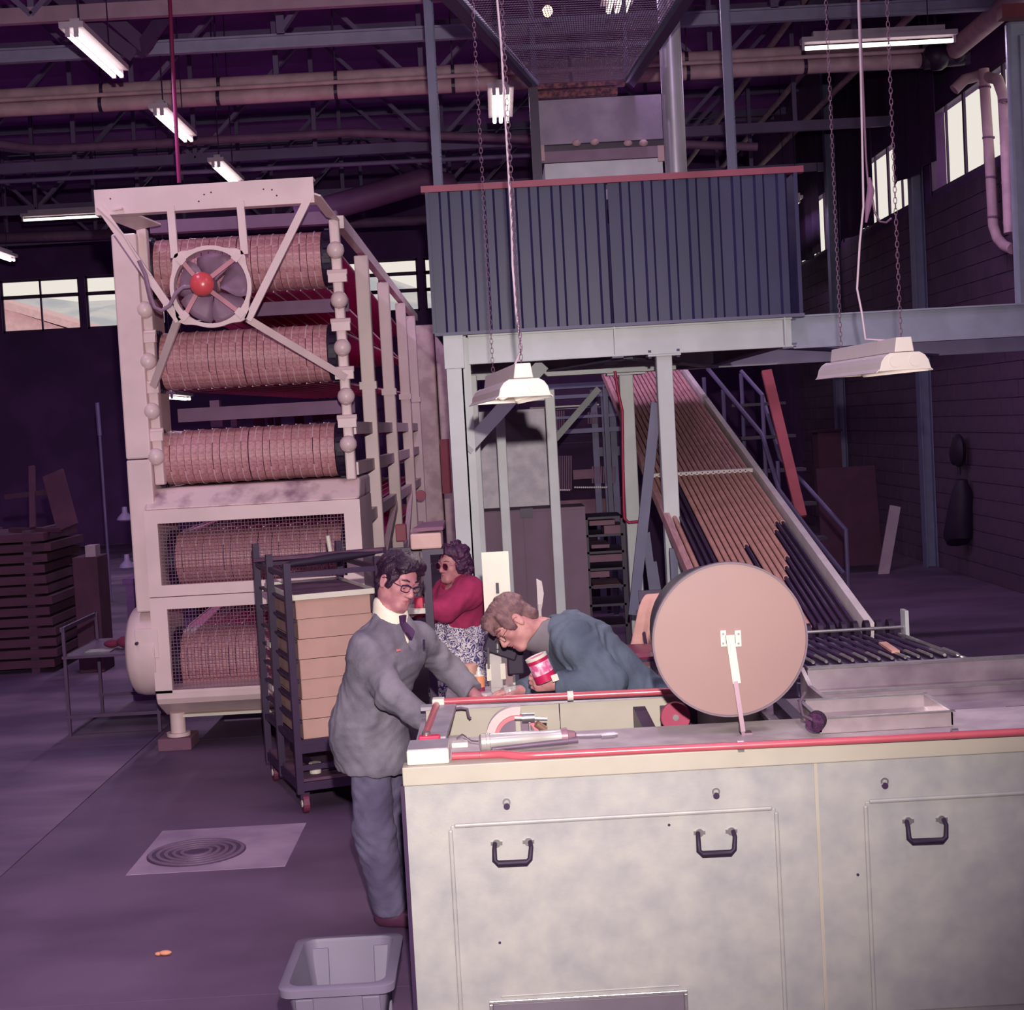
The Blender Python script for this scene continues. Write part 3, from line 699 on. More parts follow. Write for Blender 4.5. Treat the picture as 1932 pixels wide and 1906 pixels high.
b = MB(); b.bar(rk(-.02, RD * .9, 1.435), rk(.72, RD * .5, 1.47), .09, .02); o = b.build('timber_board', WOODD); tag(o, 'flat dull timber board laid on top of the trolley', 'board')
b = MB(); b.cyl(rk(.44, .8, 1.46), rk(.43, .8, 1.56), .014, 10); o = b.build('white_tube', WHITE, smooth=True); tag(o, 'short white tube standing on the board over the trolley', 'tube')
b = MB(); p = rk(.12, .12, .203); b.lathe(p, (0, 0, 1), [(0, .03), (.002, .034), (.06, .038), (.065, .036)], 14); o = b.build('white_cup', WHITE, smooth=True); tag(o, 'small white cup on the bottom shelf of the trolley', 'cup')
t = thing('loose_tray', 'dark shallow tray lying on the bottom shelf of the trolley', 'tray', rk(.3, .5, .21))
b = MB(); b.obox(rk(.31, .5, .212), e1 * .19, e2 * .36, V(0, 0, .006)); b.build('base', WOODD, t)
b = MB()
for cu, cv, hu, hv in ((.31, .14, .19, .006), (.31, .86, .19, .006), (.12, .5, .006, .36), (.5, .5, .006, .36)): b.obox(rk(cu, cv, .235), e1 * hu, e2 * hv, V(0, 0, .025))
b.build('rim', BLACKM, t)

# ------------------------------------------------------------------ dim corner on the dryer's far side
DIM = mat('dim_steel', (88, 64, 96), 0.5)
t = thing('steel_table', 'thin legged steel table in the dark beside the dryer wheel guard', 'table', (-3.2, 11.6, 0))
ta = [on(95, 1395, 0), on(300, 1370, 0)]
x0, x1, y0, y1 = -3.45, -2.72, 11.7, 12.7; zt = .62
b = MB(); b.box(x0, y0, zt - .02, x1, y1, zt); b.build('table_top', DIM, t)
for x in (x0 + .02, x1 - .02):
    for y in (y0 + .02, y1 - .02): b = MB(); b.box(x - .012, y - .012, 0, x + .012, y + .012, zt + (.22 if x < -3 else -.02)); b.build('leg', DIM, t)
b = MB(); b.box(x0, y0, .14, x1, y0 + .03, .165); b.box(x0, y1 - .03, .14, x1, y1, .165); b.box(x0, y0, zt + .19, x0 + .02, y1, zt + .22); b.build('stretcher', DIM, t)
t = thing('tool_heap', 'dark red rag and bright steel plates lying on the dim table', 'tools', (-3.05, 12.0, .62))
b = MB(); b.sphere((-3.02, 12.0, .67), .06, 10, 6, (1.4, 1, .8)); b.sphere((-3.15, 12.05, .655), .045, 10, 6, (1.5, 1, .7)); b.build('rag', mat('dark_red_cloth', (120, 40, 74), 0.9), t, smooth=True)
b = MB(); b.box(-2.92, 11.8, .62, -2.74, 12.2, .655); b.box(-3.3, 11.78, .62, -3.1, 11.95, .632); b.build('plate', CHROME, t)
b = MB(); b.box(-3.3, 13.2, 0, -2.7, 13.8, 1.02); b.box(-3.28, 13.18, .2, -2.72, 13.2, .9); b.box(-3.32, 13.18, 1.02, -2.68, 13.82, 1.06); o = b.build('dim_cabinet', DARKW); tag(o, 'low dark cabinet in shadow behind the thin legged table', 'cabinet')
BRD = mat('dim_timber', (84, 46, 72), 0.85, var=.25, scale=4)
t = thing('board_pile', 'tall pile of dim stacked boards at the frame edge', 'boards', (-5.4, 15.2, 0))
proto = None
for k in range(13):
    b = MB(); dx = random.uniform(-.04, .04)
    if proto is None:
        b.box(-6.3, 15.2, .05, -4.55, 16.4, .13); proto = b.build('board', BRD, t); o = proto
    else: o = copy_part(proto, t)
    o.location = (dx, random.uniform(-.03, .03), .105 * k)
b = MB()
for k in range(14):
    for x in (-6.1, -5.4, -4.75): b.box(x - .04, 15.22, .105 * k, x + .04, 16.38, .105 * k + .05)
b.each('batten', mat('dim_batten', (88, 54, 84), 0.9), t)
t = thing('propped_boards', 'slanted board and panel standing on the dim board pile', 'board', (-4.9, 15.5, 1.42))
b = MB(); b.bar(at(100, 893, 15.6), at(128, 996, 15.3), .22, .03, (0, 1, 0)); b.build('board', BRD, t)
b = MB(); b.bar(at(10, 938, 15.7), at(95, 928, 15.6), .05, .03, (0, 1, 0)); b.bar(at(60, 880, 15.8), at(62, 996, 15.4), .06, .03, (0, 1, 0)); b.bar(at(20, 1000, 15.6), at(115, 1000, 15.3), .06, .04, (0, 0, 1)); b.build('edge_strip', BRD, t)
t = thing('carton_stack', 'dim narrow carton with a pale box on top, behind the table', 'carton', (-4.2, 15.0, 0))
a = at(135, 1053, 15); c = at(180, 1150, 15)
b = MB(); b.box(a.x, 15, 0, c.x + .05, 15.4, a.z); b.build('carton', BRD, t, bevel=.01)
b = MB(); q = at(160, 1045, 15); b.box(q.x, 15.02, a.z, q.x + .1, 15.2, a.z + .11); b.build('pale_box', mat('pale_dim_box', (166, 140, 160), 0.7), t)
b = MB(); p = on(186, 1010, 0); b.cyl((at(183, 760, 22)).to_tuple(), at(188, 822, 22), .03, 8); b.cyl(at(188, 822, 22), V(at(188, 822, 22).x, 22, 0), .02, 8); o = b.build('marker_post', TRUSS, smooth=True); tag(o, 'thin pale topped post standing alone in the dark hall', 'post')
# ------------------------------------------------------------------ the long work console
CY, CX0, CX1, CZ = 5.22, -.40, 3.3, 1.05
cs = thing('work_console', 'long galvanised machine console with black pull handles and red pipe rails', 'machine', (1.2, 5.8, 0))
def fp(px, py, d=0.0): p = at(px, py, CY); return V(p.x, CY - d, p.z)
SEAM = fp(1545, 1600).x
b = MB(); b.box(CX0, CY, .03, SEAM - .006, CY + .02, .985); pnl = b.build('front_panel', GALV, cs)
b = MB(); b.box(SEAM + .006, CY, .03, CX1, CY + .02, .985); pnr = b.build('front_panel', GALV, cs)
b = MB(); b.box(SEAM - .006, CY - .004, .03, SEAM + .006, CY + .012, .985); b.build('seam_strip', CAP, cs)
b = MB(); b.box(CX0 - .002, CY - .012, .985, CX1, CY + .075, CZ); b.build('cap_rail', CAP, cs, bevel=.004)
b = MB(); b.box(CX0, CY + .02, .03, CX0 + .02, 6.46, .985); b.build('end_panel', GALV2, cs)
b = MB(); b.box(CX0 - .012, CY - .004, .03, CX0 + .002, CY + .03, .985); b.build('corner_strip', BLACKM, cs)
b = MB(); b.box(CX0 + .02, CY + .1, 0, CX1 - .05, 6.4, .06); b.build('kick_base', BLACKM, cs)
DECK = mat('worn_grey_deck', (196, 182, 182), 0.55, col2=(176, 160, 166), scale=8, detail=8)
b = MB(); b.box(CX0 + .02, CY + .075, 1.015, 3.28, 5.72, 1.04); b.build('deck', DECK, cs)
b = MB(); b.box(CX0 + .02, 5.68, .72, 1.2, 5.70, 1.015); b.build('pit_wall', CAP, cs)
b = MB(); b.box(CX0 + .02, 5.70, .72, 1.3, 6.40, .74); b.build('pit_floor', GALV2, cs)
RY = 6.40
xs_ = at(1055, 1330, RY).x
b = MB(); b.box(CX0 + .02, RY, .90, at(930, 1340, RY).x, RY + .02, 1.03); b.build('back_panel', CAP, cs)
b = MB(); b.box(at(930, 1340, RY).x, RY + .004, .74, xs_ - .002, RY + .02, 1.03); b.build('back_panel', CAP, cs)
b = MB(); b.box(xs_ + .002, RY, .74, 1.05, RY + .02, 1.03); b.build('back_panel', CAP, cs)
b = MB(); b.box(CX0, RY - .012, 1.025, 1.05, RY + .06, 1.04); b.build('back_ledge', GALV2, cs)
b = MB(); b.box(at(1246, 1345, 6.38).x, 6.37, .86, at(1270, 1345, 6.38).x + .1, 6.40, .99); b.build('dark_slot', BLACKM, cs)
# doors with embossed borders, handles and latches
def door(x0, x1, z0, z1, panel):
    b = MB(); b.box(x0, CY - .006, z0, x1, CY + .004, z1); d = b.build('access_door', GALV, panel, bevel=.004)
    for q in ((x0 - .008, x0 + .007, z0, z1 - .012), (x1 - .007, x1 + .008, z0, z1 - .012), (x0 + .012, x1 - .012, z1 - .007, z1 + .008)):
        b = MB(); b.box(q[0], CY - .016, q[2], q[1], CY - .003, q[3]); b.build('door_rib', GALV, panel, bevel=.006)
def handle(px0, px1, pt, pb, panel):
    a, c = fp(px0 + 9, pt, .006), fp(px1 - 9, pt - 3, .006); d, e = fp(px0 + 6, pb - 5, .045), fp(px1 - 6, pb - 8, .045)
    b = MB()
    for p in (a, c): b.cyl(p + V(0, .004, 0), p - V(0, .008, 0), .014, 12); b.obox(p + V(0, -.004, 0), (.020, 0, 0), (0, .003, 0), (0, 0, .006))
    b.each('handle_mount', CHROME, panel, smooth=True)
    b = MB(); b.tube([a + V(-.006, -.006, 0), a + V(-.008, -.03, -.012), d + V(.0, 0, .012), d + V(.012, 0, 0), e + V(-.012, 0, 0), e + V(0, 0, .012), c + V(.008, -.03, -.012), c + V(.006, -.006, 0)], [.008, .008, .009, .011, .011, .009, .008, .008], 10)
    b.build('pull_handle', BLACKR, panel, smooth=True)
def latch(px, py, panel):
    p = fp(px, py); b = MB(); b.ring(p + V(0, -.004, .008), (0, 1, 0), .008, .014, .006, 18); b.build('latch_ring', CHROME, panel, smooth=True)
    b = MB(); b.cyl(p + V(0, -.008, -.006), p + V(0, .002, -.006), .011, 14); b.build('latch_slot', BLACKM, panel)
A1, A2 = fp(850, 1558), fp(1463, 1524); B1 = fp(1632, 1512)
door(A1.x, A2.x, .10, (A1.z + A2.z) / 2, pnl); door(B1.x, CX1 - .2, .10, B1.z, pnr)
handle(928, 1006, 1590, 1628, pnl); handle(1310, 1388, 1570, 1610, pnl); handle(1703, 1784, 1548, 1587, pnr)
for px, py, pn in ((956, 1518, pnl), (1351, 1498, pnl), (1669, 1479, pnr)): latch(px, py, pn)
a, c = fp(930, 1893), fp(1290, 1876)
b = MB(); b.box(a.x, CY - .012, .13, c.x, CY - .006, a.z); v = b.build('vent_plate', mat('grey_vent_plate', (112, 100, 114), 0.5), pnl, bevel=.004)
b = MB(); b.box(a.x - .012, CY - .016, a.z, c.x + .012, CY - .005, a.z + .012); b.box(c.x, CY - .016, .13, c.x + .012, CY - .005, a.z); b.box(a.x - .012, CY - .016, .13, a.x, CY - .005, a.z); b.build('vent_rim', CHROME, pnl, bevel=.002)
b = MB(); p, q = fp(945, 1879), fp(1282, 1858); b.bar(p + V(0, -.006, 0), q + V(0, -.006, 0), .008, .006); b.build('door_rib', GALV, pnl, bevel=.002)
for px, py in ((1618, 1650), (943, 1778), (1262, 1556)):
    b = MB(); p = fp(px, py, .007); b.cyl(p, p + V(0, .004, 0), .005, 8); b.build('rivet', BLACKM, pnl if px < 1545 else pnr)
# pipe rails
def rp(*l, z=1.062): return [on(x, y, z) for x, y in l]
b = MB(); b.tube(rp((853, 1427), (905, 1425)), .013, 10); b.tube(rp((905, 1425), (945, 1423), (985, 1427), (1020, 1425), (1200, 1416), (1400, 1407), (1650, 1395), (1990, 1378)), [.013, .015, .015, .013, .013, .013, .013, .013], 10)
fr = b.build('front_pipe_rail', RED, cs, smooth=True)
for x, y in ((1397, 1407), (1801, 1384)):
    p = on(x, y, 1.06); b = MB(); b.ring(p - V(.011, 0, 0), (1, 0, 0), .011, .018, .022, 14); b.box(p.x - .011, p.y - .012, CZ - .01, p.x + .011, p.y + .012, CZ + .004); b.build('pipe_clip', CHROME, fr)
z2 = 1.068
b = MB(); b.tube(rp((838, 1324), (1290, 1303), z=z2), .015, 10); rr = b.build('back_pipe_rail', RED, cs, smooth=True)
p = on(1076, 1313, z2); b = MB(); b.ring(p - V(.012, 0, 0), (1, 0, 0), .013, .02, .024, 14); b.build('pipe_clip', WHITE, rr)
p = on(826, 1325, z2); b = MB(); b.box(p.x - .022, p.y - .03, 1.04, p.x + .028, p.y + .025, 1.085); b.build('corner_clip', WHITE, rr, bevel=.004)
for x in (-.2, .25, .62): b = MB(); b.cyl((x, 6.42, 1.03), (x, 6.42, 1.06), .008, 8); b.build('rail_stud', CHROME, rr)
a, c = on(806, 1392, 1.06), on(829, 1330, 1.06)
b = MB(); b.bar(V(a.x + .035, a.y, 1.05), V(c.x + .035, c.y, 1.05), .07, .022); b.build('end_plate', GALV2, cs, bevel=.003)
b = MB(); b.tube([V(a.x - .012, a.y - .02, 1.058), V(c.x - .012, c.y, 1.062)], .014, 10); b.build('end_pipe_rail', RED, cs, smooth=True)
b = MB(); b.box(a.x - .03, a.y - .05, 1.05, a.x + .05, a.y - .01, 1.075); b.build('red_end_cap', mat('bright_red_cap', (206, 44, 84), 0.4), cs, bevel=.006)
p = on(805, 1399, 1.05); b = MB(); b.cyl(V(p.x, p.y, 1.04), V(p.x, p.y, 1.085), .016, 12); b.cyl(V(p.x, p.y, 1.05), V(p.x, p.y, 1.062), .026, 6); b.build('corner_bolt', CHROME, cs, smooth=True)
a, c = at(768, 1440, 5.24), at(848, 1440, 5.24)
b = MB(); b.box(a.x, 5.235, CZ, c.x, 5.40, CZ + .052); b.build('corner_box', WHITE, cs, bevel=.006)
b = MB(); b.box(a.x + .004, 5.24, CZ + .052, c.x - .004, 5.398, CZ + .055); b.build('box_top', GALV2, cs)
p = on(868, 1409, 1.04); b = MB(); b.box(p.x - .03, p.y - .02, 1.04, p.x + .03, p.y + .03, 1.058); b.build('white_block', WHITE, cs, bevel=.003)
# fittings inside the pit
p = at(830, 1372, 5.95); b = MB(); b.box(p.x + .0, 5.9, .75, p.x + .085, 5.97, 1.0); b.build('cream_bracket', CAP, cs, bevel=.004)
p = at(835, 1395, 5.9)
q = [at(x, y, 6.30) for x, y in ((832, 1341), (870, 1336), (881, 1338), (884, 1352), (888, 1356))]
b = MB(); b.tube(q, .006, 8); b.build('bent_hook', mat('dark_hook', (96, 76, 96), 0.4), cs, smooth=True)
gc = at(976, 1392, 6.12); b = MB(); n = 14; vs = []
for s in (0, .05):
    for i in range(n + 1):
        t = PI * (.45 + .55 * i / n)
        vs += [gc + V(.125 * math.cos(t), s, .125 * math.sin(t)), gc + V(.06 * math.cos(t), s, .06 * math.sin(t))]
m = 2 * (n + 1); fs = []
for i in range(n):
    fs += [(2 * i, 2 * i + 1, 2 * i + 3, 2 * i + 2), (m + 2 * i, m + 2 * i + 2, m + 2 * i + 3, m + 2 * i + 1), (2 * i, 2 * i + 2, m + 2 * i + 2, m + 2 * i)]
b.add(vs, fs); b.build('wheel_hood', mat('pale_guard', (206, 190, 190), 0.5), cs, smooth=True)
b = MB(); b.ring(gc + V(.0, -.015, 0), (0, 1, 0), .076, .092, .04, 32); b.build('wheel_band', mat('pink_band', (206, 120, 130), 0.5), cs)
b = MB(); b.cyl(gc + V(0, -.01, 0), gc + V(0, .03, 0), .076, 28); b.build('grinding_wheel', mat('grey_wheel', (126, 104, 124), 0.7), cs)
for x, w, h, m in ((978, .022, .115, CAP), (990, .03, .05, BLACKM), (1000, .012, .1, CHROME)):
    p = at(x, 1378, 6.12); b = MB(); b.box(p.x - w / 2, 6.10, .80, p.x + w / 2, 6.16, .80 + h + .1); b.build('bearing_block', m, cs, bevel=.003)
p = at(985, 1355, 6.08); b = MB(); b.cyl(p, p + V(.05, 0, 0), .02, 14); b.cyl(p + V(-.03, 0, 0), p + V(.10, 0, -.01), .007, 8); b.build('short_shaft', CHROME, cs, smooth=True)
p = at(1012, 1365, 6.08); b = MB(); b.cyl(p, p + V(.035, .01, -.03), .014, 12); b.build('brass_fitting', mat('dull_brass', (190, 150, 130), 0.4, 0.6), cs, smooth=True)
p = at(1275, 1354, 6.2)
b = MB(); b.cyl(p, p + V(0, .03, 0), .061, 28); rw = b.build('red_pulley', mat('maroon_pulley', (168, 60, 92), 0.5), cs, bevel=.004)
b = MB(); b.cyl(p + V(0, -.006, 0), p, .013, 12); b.build('pulley_hub', CHROME, rw)
b = MB(); p2 = V(p.x, 6.2, p.z); b.cyl(p2 + V(0, .03, 0), p2 + V(0, .2, 0), .012, 8); b.build('pulley_shaft', CHROME, rw)
# open tank at the far end of the console
TK = mat('stained_stainless', (184, 168, 176), 0.32, 0.55, col2=(140, 120, 138), scale=4, lo=.35, hi=.62, detail=8)
X0 = on(1530, 1300, 1.05).x
tx0 = 1.02
b = MB(); b.box(tx0, 5.70, .93, CX1, 6.60, .95); b.build('tank_floor', TK, cs)
a, c = at(1522, 1263, 6.62), at(1932, 1239, 6.62)
b = MB(); b.box(a.x, 6.60, .93, CX1, 6.62, 1.075); b.build('tank_back_wall', TK, cs)
b = MB(); b.box(a.x, 6.588, 1.072, CX1, 6.635, 1.082); b.build('tank_lip', CHROME, cs)
b = MB(); b.box(a.x - .02, 6.50, .94, CX1, 6.60, .985); b.build('tank_step', TK, cs)
b = MB(); b.box(a.x - .02, 6.49, .98, CX1, 6.52, .992); b.build('tank_lip', CHROME, cs)
q = at(1535, 1330, 6.0); b = MB(); b.prism([(a.x - .03, 6.62, 1.08), (a.x - .03, 6.45, 1.03), (a.x - .03, 5.75, 1.035), (a.x - .03, 5.75, .93), (a.x - .03, 6.62, .93)], (.018, 0, 0)); b.build('tank_end_wall', TK, cs)
b = MB(); b.bar(on(1900, 1337, .957), on(2000, 1332, .957), .03, .012); b.build('rust_stick', WOODD, cs)
# tray on the deck
t = thing('steel_tray', 'shallow bright steel tray standing on the console behind the red pipe', 'tray', (1.3, 5.5, 1.03))
c4 = [on(1548, 1386, 1.04), on(1815, 1371, 1.04), on(1812, 1350, 1.045), on(1560, 1350, 1.045)]
x0, x1, y0, y1 = c4[0].x, c4[1].x - .03, 5.42, 5.78
CLR = mat('bright_tray_steel', (176, 160, 166), 0.22, 0.35, var=.15, scale=12)
b = MB(); b.box(x0, y0, 1.042, x1, y1, 1.047); b.build('base', CLR, t)
for q in ((x0, y0, x1, y0 + .006), (x0, y1 - .006, x1, y1), (x0, y0, x0 + .006, y1), (x1 - .006, y0, x1, y1)):
    b = MB(); b.box(q[0], q[1], 1.047, q[2], q[3], 1.095); b.build('side', CLR, t)
b = MB()
for q in ((x0 - .008, y0 - .008, x1 + .008, y0 + .008), (x0 - .008, y1 - .008, x1 + .008, y1 + .008), (x0 - .008, y0, x0 + .008, y1), (x1 - .008, y0, x1 + .008, y1)): b.box(q[0], q[1], 1.095, q[2], q[3], 1.100)
b.build('rim', CHROME, t)
t = thing('round_brush', 'dark round bristle brush with a bent wire handle beside the steel tray', 'brush', on(1535, 1385, 1.045))
p = at(1537, 1364, 5.36); BR = mat('dark_bristle', (84, 44, 80), 0.95, col2=(60, 28, 62), scale=60, bump=.8, bscale=200)
b = MB(); b.tube([p + V(-.008, 0, .0), p + V(0, .0, .0), p + V(.02, .05, .0), p + V(.03, .07, 0)], [.020, .034, .034, .015], 18); b.build('bristles', BR, t, smooth=True)
b = MB(); b.tube([p + V(-.005, 0, .01), p + V(-.04, .0, .03), p + V(-.045, .02, .07), p + V(-.02, .05, .10)], .006, 8); b.build('wire_handle', mat('dark_hook', (1, 1, 1)), t, smooth=True)
# grease gun
t = thing('grease_gun', 'steel grease gun with long nozzle and lever lying on the console deck', 'tool', on(980, 1400, 1.045))
g0, g1 = on(905, 1398, 1.085), on(1058, 1386, 1.085); g0.z = g1.z = 1.078; ax = (g1 - g0).normalized()
b = MB(); L = (g1 - g0).length
b.lathe(g0, ax, [(0, .026), (.004, .031), (.02, .031), (.022, .033), (.034, .033), (.036, .030), (L * .58, .030), (L * .60, .0285), (L * .72, .0285), (L * .74, .0265), (L, .0265)], 22); b.build('barrel', mat('nickel', (196, 190, 186), 0.32, 0.45), t, smooth=True)
b = MB(); b.lathe(g1, ax, [(0, .029), (.022, .030), (.024, .022), (.05, .016), (.055, .008)], 18); b.build('head_cap', mat('dusky_pink_cap', (150, 112, 124), 0.4, 0.3), t, smooth=True)
n1 = on(1165, 1380, 1.08); n1.z = 1.07
b = MB(); b.tube([g1 + ax * .04, g1 + ax * .1 + V(0, 0, -.004), n1], [.006, .006, .006], 8); b.cyl(n1 - ax * .06, n1 - ax * .01, .010, 8); b.build('nozzle', CHROME, t, smooth=True)
l0, l1 = on(928, 1414, 1.06), on(1090, 1396, 1.065)
b = MB(); b.tube([l0, l0.lerp(l1, .5), l1], [.008, .009, .011], 10); b.build('lever', mat('dark_lever', (112, 94, 112), 0.4, .3), t, smooth=True)
q = [on(x, y, z) for x, y, z in ((862, 1393, 1.055), (872, 1386, 1.075), (882, 1392, 1.08), (890, 1398, 1.075), (903, 1399, 1.078))]
b = MB(); b.tube(q, .0035, 8); b.build('pull_wire', CHROME, t, smooth=True)
# drum with its pink guard disc
dc = at(1377, 1207, 5.50); DR = at(1524, 1207, 5.50).x - dc.x
dr = thing('coating_drum', 'dark drum behind a big round pink guard disc on a white arm', 'drum', (dc.x, 5.7, dc.z))
b = MB(); b.cyl(dc, dc + V(0, .012, 0), DR - .006, 64); b.build('guard_disc', mat('salmon_enamel', (150, 119, 117), 0.42, var=.05, scale=3), dr)
b = MB(); b.ring(dc + V(0, -.006, 0), (0, 1, 0), DR - .007, DR, .03, 64); b.build('disc_rim', mat('grey_rubber_rim', (116, 98, 110), 0.6), dr)
b = MB(); b.lathe(dc + V(.03, .16, -.05), (0, 1, 0), [(0, DR - .05), (.01, DR - .03), (.58, DR - .03), (.6, DR - .05)], 40); b.build('drum_body', BLACKR, dr, smooth=True)
b = MB(); b.cyl(dc + V(.0, .012, 0), dc + V(.02, .2, -.02), .03, 14); b.build('drum_axle', CHROME, dr, smooth=True)
b = MB(); b.box(dc.x - .30, 5.72, .75, dc.x - .25, 6.3, 1.01); b.box(dc.x + .28, 5.72, .75, dc.x + .33, 6.3, 1.01); b.each('drum_cradle', BLACKM, dr)
def dp(px, py, d=.0): p = at(px, py, 5.49); return V(p.x, 5.494 - d, p.z)
b = MB()
for x0, x1, y0, y1 in ((1359, 1371, 1190, 1220), (1386, 1399, 1190, 1220), (1369, 1388, 1199, 1214)): b.obox((dp(x0, y0) + dp(x1, y1)) / 2, ((dp(x1, y1).x - dp(x0, y0).x) / 2, 0, 0), (0, .004, 0), (0, 0, abs(dp(x1, y1).z - dp(x0, y0).z) / 2))
hp = b.build('hinge_plate', WHITE, dr)
b = MB(); b.bar(dp(1377, 1202, .009), dp(1390, 1290, .009), .030, .006, (0, 1, 0)); b.build('white_arm', WHITE, dr, bevel=.002)
b = MB(); b.bar(dp(1387, 1285, .012), dp(1400, 1378, .03), .016, .008, (0, 1, 0)); b.build('dark_arm', mat('dull_steel_arm', (150, 122, 136), 0.4, .4), dr)
p = on(1400, 1385, 1.04); b = MB(); b.box(p.x - .006, p.y - .03, 1.04, p.x + .006, p.y + .03, 1.075); b.box(p.x - .006, p.y - .02, 1.04, p.x + .035, p.y + .03, 1.046); b.build('arm_foot', mat('dull_steel_arm', (1, 1, 1)), dr)
b = MB()
for px, py in ((1364, 1196), (1364, 1214), (1393, 1196), (1393, 1214), (1382, 1232)): p = dp(px, py, .006); b.cyl(p, p - V(0, .004, 0), .004, 8)
b.build('screw_heads', CHROME, hp, kind='stuff')

# ------------------------------------------------------------------ grey tub on the floor
tb = thing('plastic_tub', 'grey rectangular plastic tub standing on the floor beside the console end', 'tub', (-.62, 5.4, 0))
TUB = mat('grey_tub_plastic', (112, 102, 124), 0.45, var=.08, scale=4)
zr = .36
f0, f1 = on(523, 1870, zr), on(738, 1872, zr); g0_, g1_ = on(594, 1762, zr), on(785, 1757, zr)
X0, X1, Y0, Y1 = f0.x, f1.x, f0.y, g1_.y
def rrect(x0, x1, y0, y1, r, z, n=5):
    o = []
    for cx, cy, a in ((x1 - r, y1 - r, 0), (x0 + r, y1 - r, PI / 2), (x0 + r, y0 + r, PI), (x1 - r, y0 + r, 1.5 * PI)):
        for i in range(n): t = a + PI / 2 * i / (n - 1); o.append((cx + r * math.cos(t), cy + r * math.sin(t), z))
    return o
def loft(rings, closed_ends=(True, True)):
    b = MB(); n = len(rings[0]); vs = [p for r in rings for p in r]; fs = []
    for i in range(len(rings) - 1):
        for k in range(n): fs.append((i * n + k, i * n + (k + 1) % n, (i + 1) * n + (k + 1) % n, (i + 1) * n + k))
    if closed_ends[0]: fs.append(tuple(range(n))[::-1])
    if closed_ends[1]: fs.append(tuple((len(rings) - 1) * n + k for k in range(n)))
    return b.add(vs, fs)
def R_(i, z, r=.05): return rrect(X0 + i, X1 - i, Y0 + i, Y1 - i, r, z)
loft([R_(.075, .0), R_(.022, zr - .02), R_(.022, zr), R_(.03, zr), R_(.083, .012)], (True, True)).build('tub_body', TUB, tb, smooth=True)
loft([R_(.022, zr - .03), R_(-.002, zr - .03), R_(-.004, zr - .004), R_(0, zr), R_(.03, zr + .001), R_(.032, zr - .01)], (False, False)).build('tub_rim', TUB, tb, smooth=True)
for u in (.22, .8):
    x = X0 + (X1 - X0) * u
    b = MB(); b.bar((x, Y1 - .040, zr - .03), (x, Y1 - .092, .03), .06, .012, (0, -1, .2)); b.bar((x, Y0 + .018, zr - .04), (x, Y0 + .07, .02), .06, .012, (0, -1, .2)); b.each('side_rib', TUB, tb, bevel=.004)
# ------------------------------------------------------------------ the steel platform
PY, PY2 = 11.0, 15.0
pf = thing('steel_platform', 'pale grey steel platform on slender columns carrying the corrugated hopper', 'platform', (1.0, 12.5, 0))
ZB0, ZB1 = 2.645, 2.852
def ibeam_x(x0, x1, y, z0, z1, name, m, fl=.11):
    b = MB(); b.box(x0, y - fl / 2, z0, x1, y + fl / 2, z0 + .012); b.box(x0, y - fl / 2, z1 - .012, x1, y + fl / 2, z1); b.box(x0, y - .006, z0 + .012, x1, y + .006, z1 - .012); return b.build(name, m, pf)
def ibeam_y(x, y0, y1, z0, z1, name, m, fl=.11):
    b = MB(); b.box(x - fl / 2, y0, z0, x + fl / 2, y1, z0 + .012); b.box(x - fl / 2, y0, z1 - .012, x + fl / 2, y1, z1); b.box(x - .006, y0, z0 + .012, x + .006, y1, z1 - .012); return b.build(name, m, pf)
BX0, BX1 = at(884, 660, PY).x, at(1466, 620, PY).x
ibeam_x(BX0, BX1 + .1, PY, ZB0, ZB1, 'front_beam', STEEL)
for px in (1160, 1480):
    x = at(px, 640, PY).x; b = MB()
    b.box(x - .01, PY - .075, ZB0 - .01, x, PY - .006, ZB1 + .01); b.build('stiffener', STEEL, pf)
    b = MB(); b.box(x - .03, PY - .08, ZB0 - .012, x + .05, PY + .06, ZB0 - .002); b.build('splice_plate', STEELD, pf)
ibeam_x(BX1 + .06, 5.72, PY + .12, ZB0 - .01, ZB1 + .02, 'side_beam', mat('blue_grey_beam', (166, 168, 188), 0.5))
ibeam_x(-.35, 5.72, PY2, ZB0, ZB1, 'rear_beam', STEEL)
for x, m in ((-.27, STEEL), (.95, STEELD), (2.1, STEELD)): ibeam_y(x, PY + .06, PY2 - .06, ZB0 + .02, ZB1, 'cross_beam', m)
b = MB(); b.box(-.36, PY - .02, ZB1 + .001, 2.2, PY2 + .1, ZB1 + .012); b.build('deck_plate', STEELD, pf)
for a, c in (((.1, 14.6), (.95, 11.3)), ((.95, 11.3), (2.05, 14.6)), ((2.1, 11.1), (4.2, 14.8))):
    b = MB(); b.bar((a[0], a[1], ZB0 - .0), (c[0], c[1], ZB0 - .0), .09, .02); b.build('plan_brace', STEELD, pf)
def column(x0, x1, y, top, m=STEEL, name='column'):
    w = (x1 - x0); b = MB(); b.box(x0, y, 0.012, x0 + w * .62, y + .012, top); b.box(x0, y + .10, 0.012, x1, y + .112, top); b.box(x1 - w * .36, y + .0, .012, x1, y + .10, top)
    o = b.build(name, m, pf); b = MB(); b.box(x0 - .05, y - .05, 0, x1 + .05, y + .16, .012); b.build('base_plate', STEELD, pf); return o
a, c = at(842, 690, PY - .06), at(890, 690, PY - .06)
b = MB(); b.box(a.x, PY - .06, .012, a.x + .012 + .105, PY - .05, 2.84); b.box(a.x, PY + .05, .012, a.x + .17, PY + .06, 2.84); b.box(a.x + .107, PY - .06, .012, a.x + .117, PY + .05, 2.84); b.build('column', STEEL, pf)
b = MB(); b.box(a.x - .06, PY - .12, 0, a.x + .22, PY + .12, .012); b.build('base_plate', STEELD, pf)
